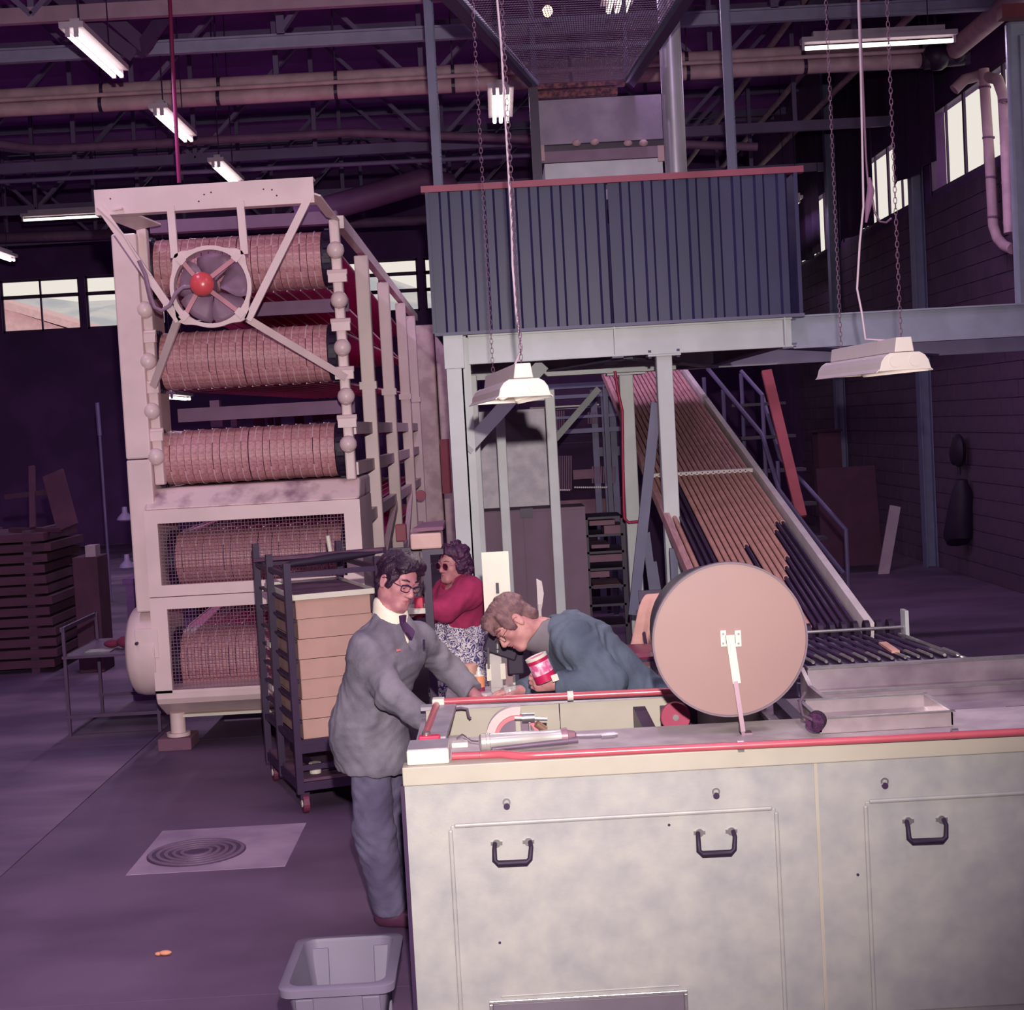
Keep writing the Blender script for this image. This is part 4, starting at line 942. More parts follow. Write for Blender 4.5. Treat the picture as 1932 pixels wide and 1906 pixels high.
b = MB(); b.box(a.x - .012, PY - .07, 2.62, a.x + .13, PY - .06, 2.86); b.build('end_plate', STEEL, pf, bevel=.003)
def box_col(px0, px1, pt, y, name='column', m=STEEL):
    a, c = at(px0, pt, y), at(px1, pt, y); b = MB(); b.box(a.x, y, .012, c.x, y + (c.x - a.x), a.z); o = b.build(name, m, pf, bevel=.006)
    b = MB(); b.box(a.x - .04, y - .04, 0, c.x + .04, y + .16, .012); b.build('base_plate', STEELD, pf); return a, c
a, c = box_col(1238, 1268, 672, PY - .04)
b = MB(); b.box(a.x - .06, PY - .07, ZB0 - .016, c.x + .06, PY + .09, ZB0 - .002); b.build('cap_plate', STEEL, pf)
b = MB()
for x in (a.x - .045, c.x + .045): b.cyl((x, PY - .04, ZB0 - .03), (x, PY - .04, ZB0 + .03), .012, 6)
b.build('cap_bolts', STEELD, pf)
a, c = box_col(1168, 1194, 708, 12.5)
b = MB(); b.box(a.x - .1, 12.46, a.z, c.x + .1, 12.66, a.z + .016); b.build('cap_plate', STEEL, pf)
a, c = box_col(881, 899, 708, 11.88, m=STEEL)
box_col(932, 950, 742, 11.86, 'panel_post'); box_col(1027, 1046, 735, 11.86, 'panel_post')
b = MB(); p, q = at(930, 748, 11.86), at(1046, 740, 11.86); b.box(p.x, 11.94, p.z - .05, q.x, 11.98, p.z + .03); b.build('panel_rail', STEEL, pf)
b = MB(); b.bar(at(878, 848, PY + .05), at(1024, 688, PY + .4), .10, .03, (0, 1, 0)); b.build('knee_brace', STEEL, pf)
b = MB(); b.bar(at(1046, 830, 14.6), at(1128, 735, 14.9), .06, .06, (0, 1, 0)); b.build('knee_brace', STEEL, pf)
b = MB(); b.bar(at(1238, 760, 11.3), at(1195, 1160, 11.3), .075, .04, (0, 1, 0)); b.build('sway_brace', STEELD, pf)
b = MB(); b.bar(at(1218, 1005, 11.36), at(1238, 1160, 11.36), .06, .04, (0, 1, 0)); b.bar(at(1232, 1060, 11.4), at(1248, 1160, 11.4), .05, .04, (0, 1, 0)); b.build('sway_brace', STEELD, pf)
for y in (13.2, 14.2):
    p, q = at(885, 705, y), at(1165, 690, y); b = MB(); b.box(p.x, y, p.z - .06, q.x + .5, y + .08, p.z + .02); b.build('joist', STEEL, pf)
t = long_pipe('red_hose', 'thin red hose clipped down the rear grey platform column', [at(x, y, 12.44) for x, y in ((1160, 700), (1166, 740), (1174, 775), (1175, 850), (1177, 960), (1178, 978), (1186, 986), (1208, 984))], .0125, mat('crimson_hose', (178, 44, 88), 0.4))
# galvanised sheet behind the posts
b = MB(); p, q = at(902, 965, 13.25), at(1040, 770, 13.25); b.box(p.x, 13.25, p.z - .3, q.x, 13.27, q.z)
o = b.build('galvanised_panel', GALV2); tag(o, 'mottled galvanised sheet standing between two posts under the platform', 'panel')
b = MB(); b.box(p.x, 13.25, 0, p.x + .05, 13.3, p.z - .3); b.box(q.x - .05, 13.25, 0, q.x, 13.3, p.z - .3); lg = b.build('leg', STEELD, o)
# dusky cabinet
t = thing('double_cabinet', 'wide dusky purple steel cabinet below the galvanised sheet', 'cabinet', (.3, 12.0, 0))
CB = mat('dusky_cabinet', (118, 90, 112), 0.6, var=.08)
x0, x1, xm = at(905, 1000, 12).x, at(1106, 1000, 12).x, at(988, 1000, 12).x; zt = at(990, 962, 12).z
b = MB(); b.box(x0, 12.02, 0, x1, 12.5, zt); b.build('body', CB, t)
b = MB(); b.box(x0 + .005, 12.0, .05, xm - .006, 12.02, zt - .005); b.build('door', CB, t)
b = MB(); b.box(xm + .006, 12.0, .05, x1 - .005, 12.02, zt - .02); b.build('door', CB, t)
b = MB(); b.box(xm - .02, 11.985, zt - .06, xm + .08, 12.02, zt + .01); b.build('hinge_block', BLACKM, t)

# ------------------------------------------------------------------ corrugated hopper and what feeds it
hp = thing('corrugated_hopper', 'dark blue corrugated steel hopper box with a red top rail', 'hopper', (.85, 12, 2.87))
HB = mat('dark_blue_cladding', (54, 50, 90), 0.42, var=.12, scale=2.5, spec=.35)
HXa, HXb, HZ0, HZ1 = -.43, 2.17, 2.872, 3.865; YH = PY - .04
def corr(x0, x1, y):
    b = MB(); p = .158; prof = []; x = x0
    while x < x1 - .01:
        for dx, dy in ((0, 0), (.082, 0), (.098, -.020), (.142, -.020), (.158, 0)):
            if x + dx <= x1 + 1e-6: prof.append((x + dx, y + dy))
        x += p
    vs = []
    for px, py in prof: vs += [(px, py, HZ0), (px, py, HZ1)]
    b.add(vs, [(2 * i, 2 * i + 2, 2 * i + 3, 2 * i + 1) for i in range(len(prof) - 1)])
    o = b.build('cladding_sheet', HB, hp); s = o.modifiers.new('thick', 'SOLIDIFY'); s.thickness = .004; s.offset = 1
xs2 = at(1153, 500, YH).x
corr(HXa, xs2, YH); corr(xs2 + .002, HXb, YH - .002)
b = MB(); b.box(HXa, YH, HZ0, HXa + .01, 13.2, HZ1); b.build('side_sheet', HB, hp)
b = MB(); b.box(HXb - .01, YH, HZ0, HXb, 13.2, HZ1); b.build('side_sheet', HB, hp)
b = MB(); b.box(HXa, 13.19, HZ0, HXb, 13.2, HZ1); b.build('rear_sheet', HB, hp)
b = MB(); b.box(HXa - .04, YH - .04, HZ1, HXb + .06, YH + .05, HZ1 + .045); b.build('red_rail', mat('dusky_red_paint', (158, 74, 98), 0.5), hp)
b = MB(); b.box(HXa - .0, YH - .05, HZ0 - .018, HXb + .02, YH + .02, HZ0 + .004); b.build('foot_angle', STEELD, hp)
b = MB(); b.box(HXb - .015, YH - .045, HZ0, HXb + .012, YH + .0, HZ1); b.box(HXa - .012, YH - .035, HZ0, HXa + .012, YH, HZ1); b.build('corner_trim', HB, hp)
# slotted box above
gb = thing('slotted_box', 'grey sheet metal box with a dark slot, standing above the hopper', 'box', (.75, 12.2, 3.85))
GB = mat('dusty_grey_sheet', (140, 122, 146), 0.6, col2=(122, 104, 132), scale=4)
q = lambda x, y, d=12.0: at(x, y, d)
a, c = q(1016, 190), q(1243, 262)
b = MB(); b.box(a.x, 12.0, c.z, q(1248, 200).x, 12.6, a.z); b.build('upper_body', GB, gb)
s0, s1 = q(1028, 275), q(1236, 285)
b = MB(); b.box(a.x, 12.05, s1.z - .03, q(1250, 200).x, 12.6, c.z); b.build('slot_back', BLACKM, gb)
b = MB(); b.box(a.x + .0, 11.98, q(1130, 303).z, q(1250, 303).x, 12.05, q(1130, 282).z); b.build('ledge', mat('dusty_ledge', (128, 100, 124), 0.7), gb)
b = MB(); b.box(a.x + .02, 12.0, 3.90, q(1250, 303).x, 12.6, q(1130, 304).z); b.build('pale_base', mat('pale_grey_sheet', (190, 182, 198), 0.5), gb)
for px in (1020, 1248):
    p = q(px, 290); b = MB(); b.box(p.x - .03, 11.975, p.z - .06, p.x + .03, 12.0, p.z + .06); b.build('latch_block', mat('pinkish_block', (176, 140, 150), 0.6), gb)
b = MB()
for px, py in ((1088, 270), (1122, 268), (1185, 270), (1214, 270)): p = q(px, py, 11.98); b.sphere(p, .035, 8, 5, (1, .7, .8))
b.build('dust_lump', mat('pinkish_block', (1, 1, 1)), gb, smooth=True)
b = MB(); a_, c_ = q(1000, 340, 11.9), q(1012, 165, 11.9); b.box(c_.x - .06, 11.9, 3.9, c_.x + .01, 12.0, c_.z); o = b.build('dark_post', BLACKM); tag(o, 'dark chipped post between the mesh hood and the hopper', 'post')
# mesh hood hanging from the roof
hd = thing('mesh_hood', 'sloping steel hood faced with fine wire mesh above the slotted box', 'hood', (.7, 11.5, 4.9))
A0, A1 = at(1012, 160, 12.0), at(1182, 152, 12.0)
T0, T1 = at(862, -10, 9.6), at(1300, -30, 9.6)
up0 = A0 + (T0 - A0) * 1.35; up1 = A1 + (T1 - A1) * 1.35
b = MB(); n = 74; m = 66
for i in range(n + 1): b.bar(A0.lerp(A1, i / n), up0.lerp(up1, i / n), .0045, .0045, (0, 1, .3))
for j in range(m + 1): b.bar(A0.lerp(up0, j / m), A1.lerp(up1, j / m), .0045, .0045, (0, 1, .3))
b.build('wire_mesh', mat('mesh_wire', (112, 78, 118), 0.6), hd, kind='stuff')
for s0, s1 in ((A0, up0), (A1, up1)):
    b = MB(); b.bar(s0 + V(0, -.02, 0), s1 + V(0, -.02, 0), .035, .035, (0, 1, 0)); b.build('frame_bar', STEELD, hd)
for u in (.0, .5): pass
b = MB(); b.bar(at(1000, -20, 11.6), at(1009, 160, 11.95), .04, .03, (0, 1, 0)); b.bar(at(1176, -20, 11.6), at(1182, 150, 11.95), .03, .03, (0, 1, 0)); b.build('frame_bar', STEELD, hd)
for y0, y1, d in ((44, 25, 11.0), (92, 80, 11.5)):
    b = MB(); b.bar(at(930, y0, d), at(1245, y1, d), .03, .03); b.build('cross_bar', STEELD, hd)
b = MB(); L0, L1 = at(800, -30, 9.7), at(998, 165, 12.0); b.prism([L0, L1, A0, up0], (0, .01, 0)); b.build('side_plate', mat('dark_hood_plate', (84, 50, 96), 0.8), hd)
b = MB(); b.prism([A1, at(1196, 165, 12.0), at(1330, -30, 9.7), up1], (0, .01, 0)); b.build('side_plate', mat('dark_hood_plate', (1, 1, 1)), hd)
RUST = mat('rusty_strip', (128, 78, 86), 0.9, col2=(72, 40, 66), scale=30, lo=.4, hi=.6)
a, c = at(1012, 172, 12.0), at(1165, 165, 12.0)
b = MB(); b.box(a.x, 12.0, a.z - .055, c.x, 12.06, a.z - .005); b.build('rust_strip', RUST, hd); 
b = MB(); b.box(a.x, 11.98, a.z + .01, c.x + .06, 12.06, a.z + .05); b.build('rust_strip', RUST, hd)
t = thing('glowing_bulb', 'single warm glowing bulb behind the wire mesh hood', 'light', at(1033, 21, 12.6))
p = at(1033, 21, 12.6); b = MB(); b.sphere(p, .042, 14, 9, (1, 1, 1.1)); b.build('bulb', emit('warm_bulb', (255, 206, 160), 6.0), t, smooth=True)
b = MB(); b.cyl(p + V(0, 0, .04), p + V(0, 0, .12), .022, 10); b.cyl(p + V(0, 0, .1), V(p.x, p.y, 7.95), .006, 6); b.build('lamp_socket', BLACKM, t)
a, c = at(1276, 325, 11.6), at(1259, 0, 11.6)
b = MB(); b.tube([(a.x, 11.6, 3.0), (a.x, 11.6, 5.4), (a.x, 11.6, 8.05)], .082, 20); o = b.build('flue_pipe', mat('dull_aluminium', (178, 168, 184), 0.35, 0.5, var=.12, scale=3), smooth=True); tag(o, 'tall bare metal flue pipe rising from the hopper to the roof', 'pipe')
for px, lab in ((1383, 'flat grey hanger strap rising from the hopper beside the flue'), (826, 'flat grey hanger strap rising from the hopper end over the dryer')):
    a = at(px, 330, 11.4); b = MB(); b.box(a.x - .035, 11.4, 2.9, a.x + .035, 11.43, 8.0); b.box(a.x + .025, 11.4, 2.9, a.x + .035, 11.46, 8.0); o = b.build('hanger_strap', STEELD); tag(o, lab, 'strap')
b = MB(); b.bar(at(815, 288, 11.45), at(828, 345, 11.45), .015, .012); o = b.build('short_rod', STEELD); tag(o, 'short slanted rod tied to the hanger strap over the dryer', 'rod')

# ------------------------------------------------------------------ roller ramp
RX0, RX1 = 1.155, 1.980
rampz = lambda y: .965 + (y - 8.6) * .2150
rm_ = thing('roller_ramp', 'long inclined ramp of brown pink rollers climbing away under the platform', 'conveyor', (1.55, 9, 0))
ROL = mat('dusty_pink_roller', (222, 168, 168), 0.45, col2=(196, 140, 148), scale=12, stretch=(6, .6, .6))
ROLO = mat('dusty_orange_roller', (214, 158, 146), 0.55, var=.15, scale=10)
ROLD = mat('dark_roller', (64, 40, 76), 0.45, var=.2)
ybar = 12.15
n = 18
for k in range(n):
    x = RX0 + .05 + (RX1 - RX0 - .1) * k / (n - 1)
    b = MB(); b.tube([(x, ybar + .05, rampz(ybar + .05)), (x, 16.6, rampz(16.6))], .0175, 10); b.build('roller_rod', ROL, rm_, smooth=True)
    ys_ = 8.62
    ym = {1: 11.4, 2: 11.9, 3: 11.9, 9: 10.2, 12: 9.5, 13: 9.7, 14: 9.9, 15: 10.5, 16: 10.7, 17: 10.7}.get(k, None)
    if ym:
        b = MB(); b.tube([(x, 8.62, rampz(8.62)), (x, ym, rampz(ym))], .0125, 10); b.build('bare_rod', ROLD, rm_, smooth=True)
        if ym < ybar - .3: b = MB(); b.tube([(x, ym, rampz(ym)), (x, ybar - .05, rampz(ybar - .05))], .0175, 10); b.build('roller_rod', ROLO, rm_, smooth=True)
    else:
        b = MB(); b.tube([(x, 8.62, rampz(8.62)), (x, ybar - .05, rampz(ybar - .05))], .0175, 10); b.build('roller_rod', ROLO, rm_, smooth=True)
b = MB(); b.prism([(RX0, 8.55, rampz(8.55) - .05), (RX0, 16.7, rampz(16.7) - .05), (RX0, 16.7, rampz(16.7) - .06), (RX0, 8.55, rampz(8.55) - .06)], (RX1 - RX0, 0, 0)); b.build('under_plate', BLACKM, rm_)
b = MB(); b.bar((RX1 + .012, 8.5, rampz(8.5) - .0), (RX1 + .012, 16.7, rampz(16.7)), .045, .10, (0, -.2, 1)); b.build('side_rail', mat('pale_ramp_rail', (226, 212, 214), 0.5), rm_)
b = MB(); b.bar((RX0 - .01, 8.5, rampz(8.5) - .0), (RX0 - .01, 16.7, rampz(16.7)), .045, .08, (0, -.2, 1)); b.build('side_rail', ROL, rm_)
b = MB(); b.bar((RX0, ybar, rampz(ybar) + .012), (RX1, ybar, rampz(ybar) + .012), .03, .03, (0, -.2, 1)); cb = b.build('cross_bar', mat('pale_ramp_rail', (1, 1, 1)), rm_)
b = MB()
for k in range(n - 1): x = RX0 + .075 + (RX1 - RX0 - .1) * k / (n - 1); b.cyl((x, ybar - .02, rampz(ybar) + .012), (x, ybar - .012, rampz(ybar) + .012), .006, 6)
b.build('bar_holes', BLACKM, cb, kind='stuff')
for y in (10.4, 13.6, 16.3):
    for x in (RX0 - .03, RX1 + .03): b = MB(); b.box(x - .025, y, 0, x + .025, y + .05, rampz(y) - .05); b.build('leg', STEELD, rm_)
# flat roller bed at the ramp foot
fbx0, fbx1 = 1.22, at(1690, 1195, 8.5).x
bd = thing('roller_bed', 'flat bed of dark rods with a toothed shaft at the foot of the ramp', 'conveyor', (1.8, 8, 0))
ya, yb = 7.15, 8.42
n = 15
for k in range(n):
    x = fbx0 + (fbx1 - fbx0) * k / (n - 1)
    b = MB(); b.tube([(x + .12, ya, .93), (x, yb, .93)], .011, 8); b.build('bed_rod', CHROME if k == n - 1 else ROLD, bd, smooth=True)
    b = MB(); b.tube([(x + .065, 7.55, .945), (x + .05, 7.75, .945)], .009, 6); b.build('rod_clip', CHROME, bd)
for k in range(n - 1):
    x = fbx0 + (fbx1 - fbx0) * (k + .5) / (n - 1)
    b = MB(); b.cyl((x - .014, 8.50, .955), (x + .014, 8.50, .955), .052, 14); b.build('toothed_wheel', BLACKR, bd)
b = MB(); b.cyl((fbx0 - .05, 8.45, .965), (fbx1 + .05, 8.45, .965), .010, 8); b.build('shaft', CHROME, bd)
b = MB(); b.box(fbx1 + .03, 8.4, .80, fbx1 + .05, 8.5, 1.06); b.build('shaft_bracket', STEEL, bd)
b = MB(); b.box(fbx0 + .1, ya - .04, .86, fbx1 + .16, ya, .92); b.box(fbx0 - .04, yb, .84, fbx1 + .04, yb + .05, .90); b.box(fbx1 + .03, ya, .86, fbx1 + .06, yb, .92); b.build('bed_frame', STEELD, bd)
for x in (fbx0, fbx1):
    for y in (ya, yb): b = MB(); b.box(x - .02, y - .02, 0, x + .02, y + .02, .88); b.build('leg', STEELD, bd)
t = thing('bed_lath', 'short tan lath lying on the rods of the flat roller bed', 'lath', (2.2, 8, .95))
b = MB(); p, q = on(1665, 1213, .952), on(1690, 1230, .952); b.bar(p, q, .04, .012); b.build('lath', ROLO, t)

# ------------------------------------------------------------------ stair and plank behind the ramp
st = thing('steel_stair', 'dark steel stair with thin handrails descending beside the roller ramp', 'stair', (3.2, 14.5, 0))
HR = mat('dark_blue_handrail', (104, 88, 132), 0.5)
def hr(pts, y): 
    b = MB(); b.tube([at(px, py, d) for px, py, d in pts], .022, 8); b.build('handrail', HR, st, smooth=True)
hr(((1335, 695, 15.6), (1438, 820, 15.0), (1470, 925, 14.6), (1525, 1000, 14.2), (1592, 1083, 13.8)), 14.5)
hr(((1398, 700, 16.2), (1438, 745, 16.0), (1472, 865, 15.6), (1520, 915, 15.2), (1596, 1000, 14.6)), 14.5)
for px, p0, d in ((1328, 712, 15.7), (1364, 735, 15.5), (1398, 705, 15.8), (1438, 745, 15.2), (1467, 870, 14.8), (1596, 998, 14.2)):
    p = at(px, p0, d); b = MB(); b.cyl(p, (p.x, p.y, .0), .02, 8); b.build('rail_post', HR, st, smooth=True)
b = MB(); b.bar(at(1446, 700, 15.5), at(1512, 975, 14.9), .10, .06, (0, 1, 0)); b.build('red_stringer', mat('dull_rose_paint', (184, 88, 104), 0.6), st)
for k in range(7):
    u = k / 6; p = at(1470, 760, 15.7).lerp(at(1590, 1150, 14.6), u); b = MB(); b.box(p.x - .5, p.y - .1, p.z - .02, p.x + .05, p.y + .15, p.z + .01); b.build('tread', BLACKM, st)
b = MB(); p, q = at(1548, 985, 15), at(1600, 1090, 15)
b = MB(); p = at(1689, 955, 20); q = at(1664, 1058, 20)
t = thing('leaning_plank', 'pale plank leaning against a dark board by the block wall', 'plank', (q.x, 20, 0))
b = MB(); b.bar(p, q + V(-.03, -.1, -.25), .14, .03, (0, 1, 0)); b.build('plank', mat('pale_plank', (172, 148, 166), 0.7), t)
b = MB(); b.obox(V(q.x - .35, 20.25, .75), V(.40, .05, 0), V(0, .02, 0), V(0, .1, .65)); b.build('backing_board', mat('dim_brown_board', (78, 44, 66), 0.9), t)
t = thing('hanging_coat', 'dark long coat hanging on the block wall', 'coat', (5.5, 18.3, 1.2))
def cz(px, py): return onx(px, py, 5.62)
b = MB(); pts = [cz(1815, 905), cz(1815, 930), cz(1812, 975), cz(1810, 1010), cz(1812, 1022)]
b.tube([V(p.x, p.y, p.z) for p in pts], [.06, .13, .17, .2, .17], 12); b.build('coat_body', BLACKR, t, smooth=True)
b = MB(); p = cz(1808, 850); b.sphere(p, .16, 12, 8, (.5, 1.2, 1.3)); b.sphere(p + V(0, .2, -.05), .1, 10, 6, (.5, 1, 1.4)); b.cyl(p + V(0, 0, -.3), p, .02, 8); b.build('hood', BLACKR, t, smooth=True)
b = MB(); p = at(1560, 860, 22.5); b.box(p.x - .12, 22.5, p.z - .9, p.x + .22, 22.9, p.z + .35); b.box(p.x - .2, 22.48, p.z + .35, p.x + .24, 22.92, p.z + .38); b.box(p.x - .05, 22.6, 0, p.x + .12, 22.8, p.z - .9); o = b.build('wall_cupboard', mat('dim_brown_board', (1, 1, 1))); tag(o, 'dim narrow cupboard on legs in the shadow behind the stair', 'cupboard')

# ------------------------------------------------------------------ wire rack machine seen under the platform
wm = thing('bristle_machine', 'dim machine of hanging rods and slotted bars under the platform', 'machine', (1.3, 17.5, 0))
DM = mat('dim_brown_sheet', (150, 112, 124), 0.7, col2=(124, 88, 108), scale=3)
y = 17.5; p = lambda x, yy, d=17.5: at(x, yy, d)
for x0, x1, y0, y1, m in ((1055, 1190, 938, 985, DM), (1082, 1122, 885, 905, DM), (1120, 1170, 842, 862, STEELD), (1040, 1190, 830, 838, STEELD), (1050, 1190, 765, 772, STEEL), (1000, 1130, 762, 772, WHITE)):
    a, c = p(x0, y1), p(x1, y0); b = MB(); b.box(a.x, y, a.z, c.x, y + .12, c.z); b.build('slotted_bar', m, wm)
for x in (1131, 1150, 1165, 1182):
    a, c = p(x, 985), p(x, 735); b = MB(); b.box(a.x - .035, y - .1, 0, a.x + .035, y - .03, c.z); b.build('upright', STEELD, wm)
RDM = mat('bright_bristle_rod', (170, 140, 160), 0.3, 0.5)
for x0, x1, y0, y1 in ((1048, 1082, 860, 925), (1118, 1165, 880, 912), (1005, 1070, 775, 815), (1110, 1135, 778, 800)):
    k = 0
    for i in range(int((x1 - x0) / 4.2)):
        x = x0 + 4.2 * i; b = MB(); b.cyl(p(x, y0, 17.4), p(x, y1, 17.4), .009, 6); b.build('hanging_rod', RDM, wm)
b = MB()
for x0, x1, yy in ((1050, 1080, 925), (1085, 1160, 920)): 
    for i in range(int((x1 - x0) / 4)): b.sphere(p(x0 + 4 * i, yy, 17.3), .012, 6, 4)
b.build('glint_specks', WHITE, wm, kind='stuff')  # white specks modelled in place of glints on the rods
for yy, hh in ((705, .05), (728, .06), (750, .04), (790, .03), (815, .05)):
    a, c = p(985, yy, 17.3), p(1195, yy - 6, 17.3); b = MB(); b.box(a.x, 17.3, a.z - hh, c.x, 17.36, a.z); b.build('rack_bar', STEELD, wm)
a = p(1050, 940); b = MB(); b.box(a.x - .4, y + .2, 0, a.x + 1.4, y + .25, 2.9); b.build('back_sheet', mat('dim_machine_back', (60, 34, 68), 0.9), wm)
sh = thing('dark_shelving', 'dark open shelving stacked with dim flat sheets beside the purple cabinet', 'shelves', (1.0, 13.2, 0))
x0, x1 = at(1108, 1050, 13.2).x, at(1178, 1050, 13.2).x
for x in (x0, x1): b = MB(); b.box(x - .02, 13.2, 0, x + .02, 13.24, at(1140, 975, 13.2).z); b.build('upright', BLACKM, sh)
for yy in (975, 1008, 1040, 1072, 1105, 1140, 1180):
    z = at(1140, yy, 13.2).z; b = MB(); b.box(x0, 13.2, z - .02, x1, 13.8, z); b.build('shelf', BLACKM, sh)
SHM = mat('dim_sheet_stack', (146, 108, 128), 0.8)
for u0, u1, yy, h in ((1112, 1160, 988, .04), (1140, 1176, 1000, .07), (1116, 1150, 1032, .03), (1112, 1174, 1055, .06), (1114, 1150, 1085, .05), (1120, 1172, 1108, .03)):
    a, c = at(u0, yy, 13.22), at(u1, yy, 13.22); b = MB(); b.box(a.x, 13.22, a.z - h / 2, c.x, 13.7, a.z + h / 2); b.build('sheet_stack', SHM, sh)

# ------------------------------------------------------------------ hanging shop lamps
LMP = mat('white_lamp_enamel', (226, 214, 206), 0.35, var=.03)
TUB2 = emit('shop_tube', (255, 246, 232), 1.6)
CH = mat('pinkish_chain', (132, 98, 122), 0.4, .3)
def chain(p, parent, top=7.9):
    b = MB(); L = .031; n = int((top - p.z) / (L * .78)); 
    for i in range(n):
        c = V(p.x, p.y, p.z + i * L * .78); s = V(1, 0, 0) if i % 2 else V(0, 1, 0); vs = []
        m = 8; ring = []
        for k in range(m):
            t = 2 * PI * k / m; q = c + s * (.0072 * math.cos(t)) + V(0, 0, .0155 * math.sin(t) * 1.05)
            ring.append((q, (s * math.cos(t) + V(0, 0, math.sin(t))), s.cross(V(0, 0, 1))))
        for q, e, w in ring:
            for a in range(3): g = 2 * PI * a / 3; vs.append(q + (e * math.cos(g) + w * math.sin(g)) * .0020)
        fs = []
        for k in range(m):
            for a in range(3): k2 = (k + 1) % m; a2 = (a + 1) % 3; fs.append((k * 3 + a, k * 3 + a2, k2 * 3 + a2, k2 * 3 + a))
        b.add(vs, fs)
    b.build('chain', CH, parent, smooth=True)
def shop_lamp(near, far, lab, roll=0.0, cable=None):
    near, far = V(near), V(far); d = (far - near).normalized(); L = (far - near).length
    s = d.cross(V(0, 0, 1)).normalized() * -1; s = V(0, 0, 1).cross(d).normalized() * -1 if s.x < 0 else s
    if s.x < 0: s = -s
    u = d.cross(s); u = u if u.z > 0 else -u
    t = thing('shop_lamp', lab, 'lamp', near)
    def q(a, z, l): return near + s * a + u * z + d * l
    prof = [(-.128, -.066), (-.112, -.050), (-.106, -.022), (-.090, .002), (-.066, .015), (-.045, .018), (.045, .018), (.066, .015), (.090, .002), (.106, -.022), (.112, -.050), (.128, -.066)]
    b = MB(); vs = []
    for l in (0.0, L):
        for a, z in prof: vs.append(q(a, z, l))
    n = len(prof); b.add(vs, [(i, i + 1, n + i + 1, n + i) for i in range(n - 1)])
    o = b.build('reflector', LMP, t); m = o.modifiers.new('thick', 'SOLIDIFY'); m.thickness = .003
    for l in (-.012, L):
        b = MB(); b.prism([q(a, z, l) for a, z in ((-.118, -.062), (-.112, -.044), (-.106, -.020), (-.090, .003), (-.066, .017), (.066, .017), (.090, .003), (.106, -.020), (.112, -.044), (.118, -.062))], d * .012); b.build('end_plate', LMP, t, bevel=.003)
    b = MB(); b.prism([q(a, z, -.006) for a, z in ((-.044, .02), (-.034, .085), (.034, .085), (.044, .02))], d * (L + .012)); b.build('ballast_box', LMP, t, bevel=.004)
    for a in (-.045, .045):
        b = MB(); b.cyl(q(a, -.02, .03), q(a, -.02, L - .03), .019, 12); b.build('tube', TUB2, t, smooth=True)
        b = MB(); b.cyl(q(a, -.02, -.018), q(a, -.02, .03), .027, 14); b.cyl(q(a, -.02, L - .03), q(a, -.02, L + .004), .026, 14); b.each('lamp_holder', LMP, t, smooth=True)
    chain(q(0, .088, .04), t); chain(q(0, .088, L - .06), t)
    if cable:
        c = [q(0, .085, .3)] + [V(*x) for x in cable]
        b = MB(); b.tube(c, .0052, 8); b.build('power_cable', mat('pale_cable', (206, 180, 196), 0.5), t, smooth=True)
    c = near + d * (L / 2) - u * .05
    l = bpy.data.lights.new('shop_glow', 'AREA'); l.shape = 'RECTANGLE'; l.size = .16; l.size_y = L - .1; l.energy = 9; l.color = (1, .9, .85)
    ob = bpy.data.objects.new('shop_glow', l); COL.objects.link(ob); ob.location = c
    ob.rotation_euler = (-u).to_track_quat('Z', 'Y').to_euler() if False else Matrix((s, -d, u)).transposed().to_euler()
na = at(988, 722, 6.75); fa = at(930, 740, 7.95)
shop_lamp(na, fa, 'white hooded twin tube shop lamp hanging over the two workmen', cable=[at(x, y, 7.0) for x, y in ((984, 660), (974, 590), (967, 500), (965, 420), (958, 300), (951, 180), (946, 90), (938, 0), (934, -60))] + [V(at(934, -60, 7).x, 7, 7.9)])
nb = at(1706, 672, 6.85); fb_ = at(1583, 690, 8.05)
shop_lamp(nb, fb_, 'white hooded twin tube shop lamp hanging over the tank end', cable=[at(x, y, 7.2) for x, y in ((1633, 640), (1626, 590), (1617, 545), (1622, 460), (1629, 390), (1627, 280), (1624, 140), (1620, 20), (1618, -60))] + [V(at(1618, -60, 7.2).x, 7.2, 7.9)])
t = long_pipe('knotted_cord', 'slack grey cord with a rag knot hanging beside the side windows', [V(at(1634, 300, 8.2).x, 8.2, 8.1), at(1634, 300, 8.2)] + [at(x, y, 8.2) for x, y in ((1638, 350), (1645, 370), (1650, 400), (1660, 418), (1672, 420), (1682, 412))], .006, CH)
b = MB(); b.tube([at(1640, 335, 8.2), at(1643, 360, 8.2), at(1639, 385, 8.2), at(1634, 420, 8.2)], [.008, .02, .018, .006], 8); b.build('rag', mat('grey_pink_rag', (150, 110, 140), 0.9), t, smooth=True)
long_pipe('red_rope', 'thin dark red cord hanging from the roof behind the fan frame', [at(321, 10, 14.0) + V(0, 0, 1.6), at(321, 10, 14.0), at(329, 180, 14.0), at(338, 345, 14.0)], .018, mat('dark_red_cord', (130, 24, 84), 0.6))
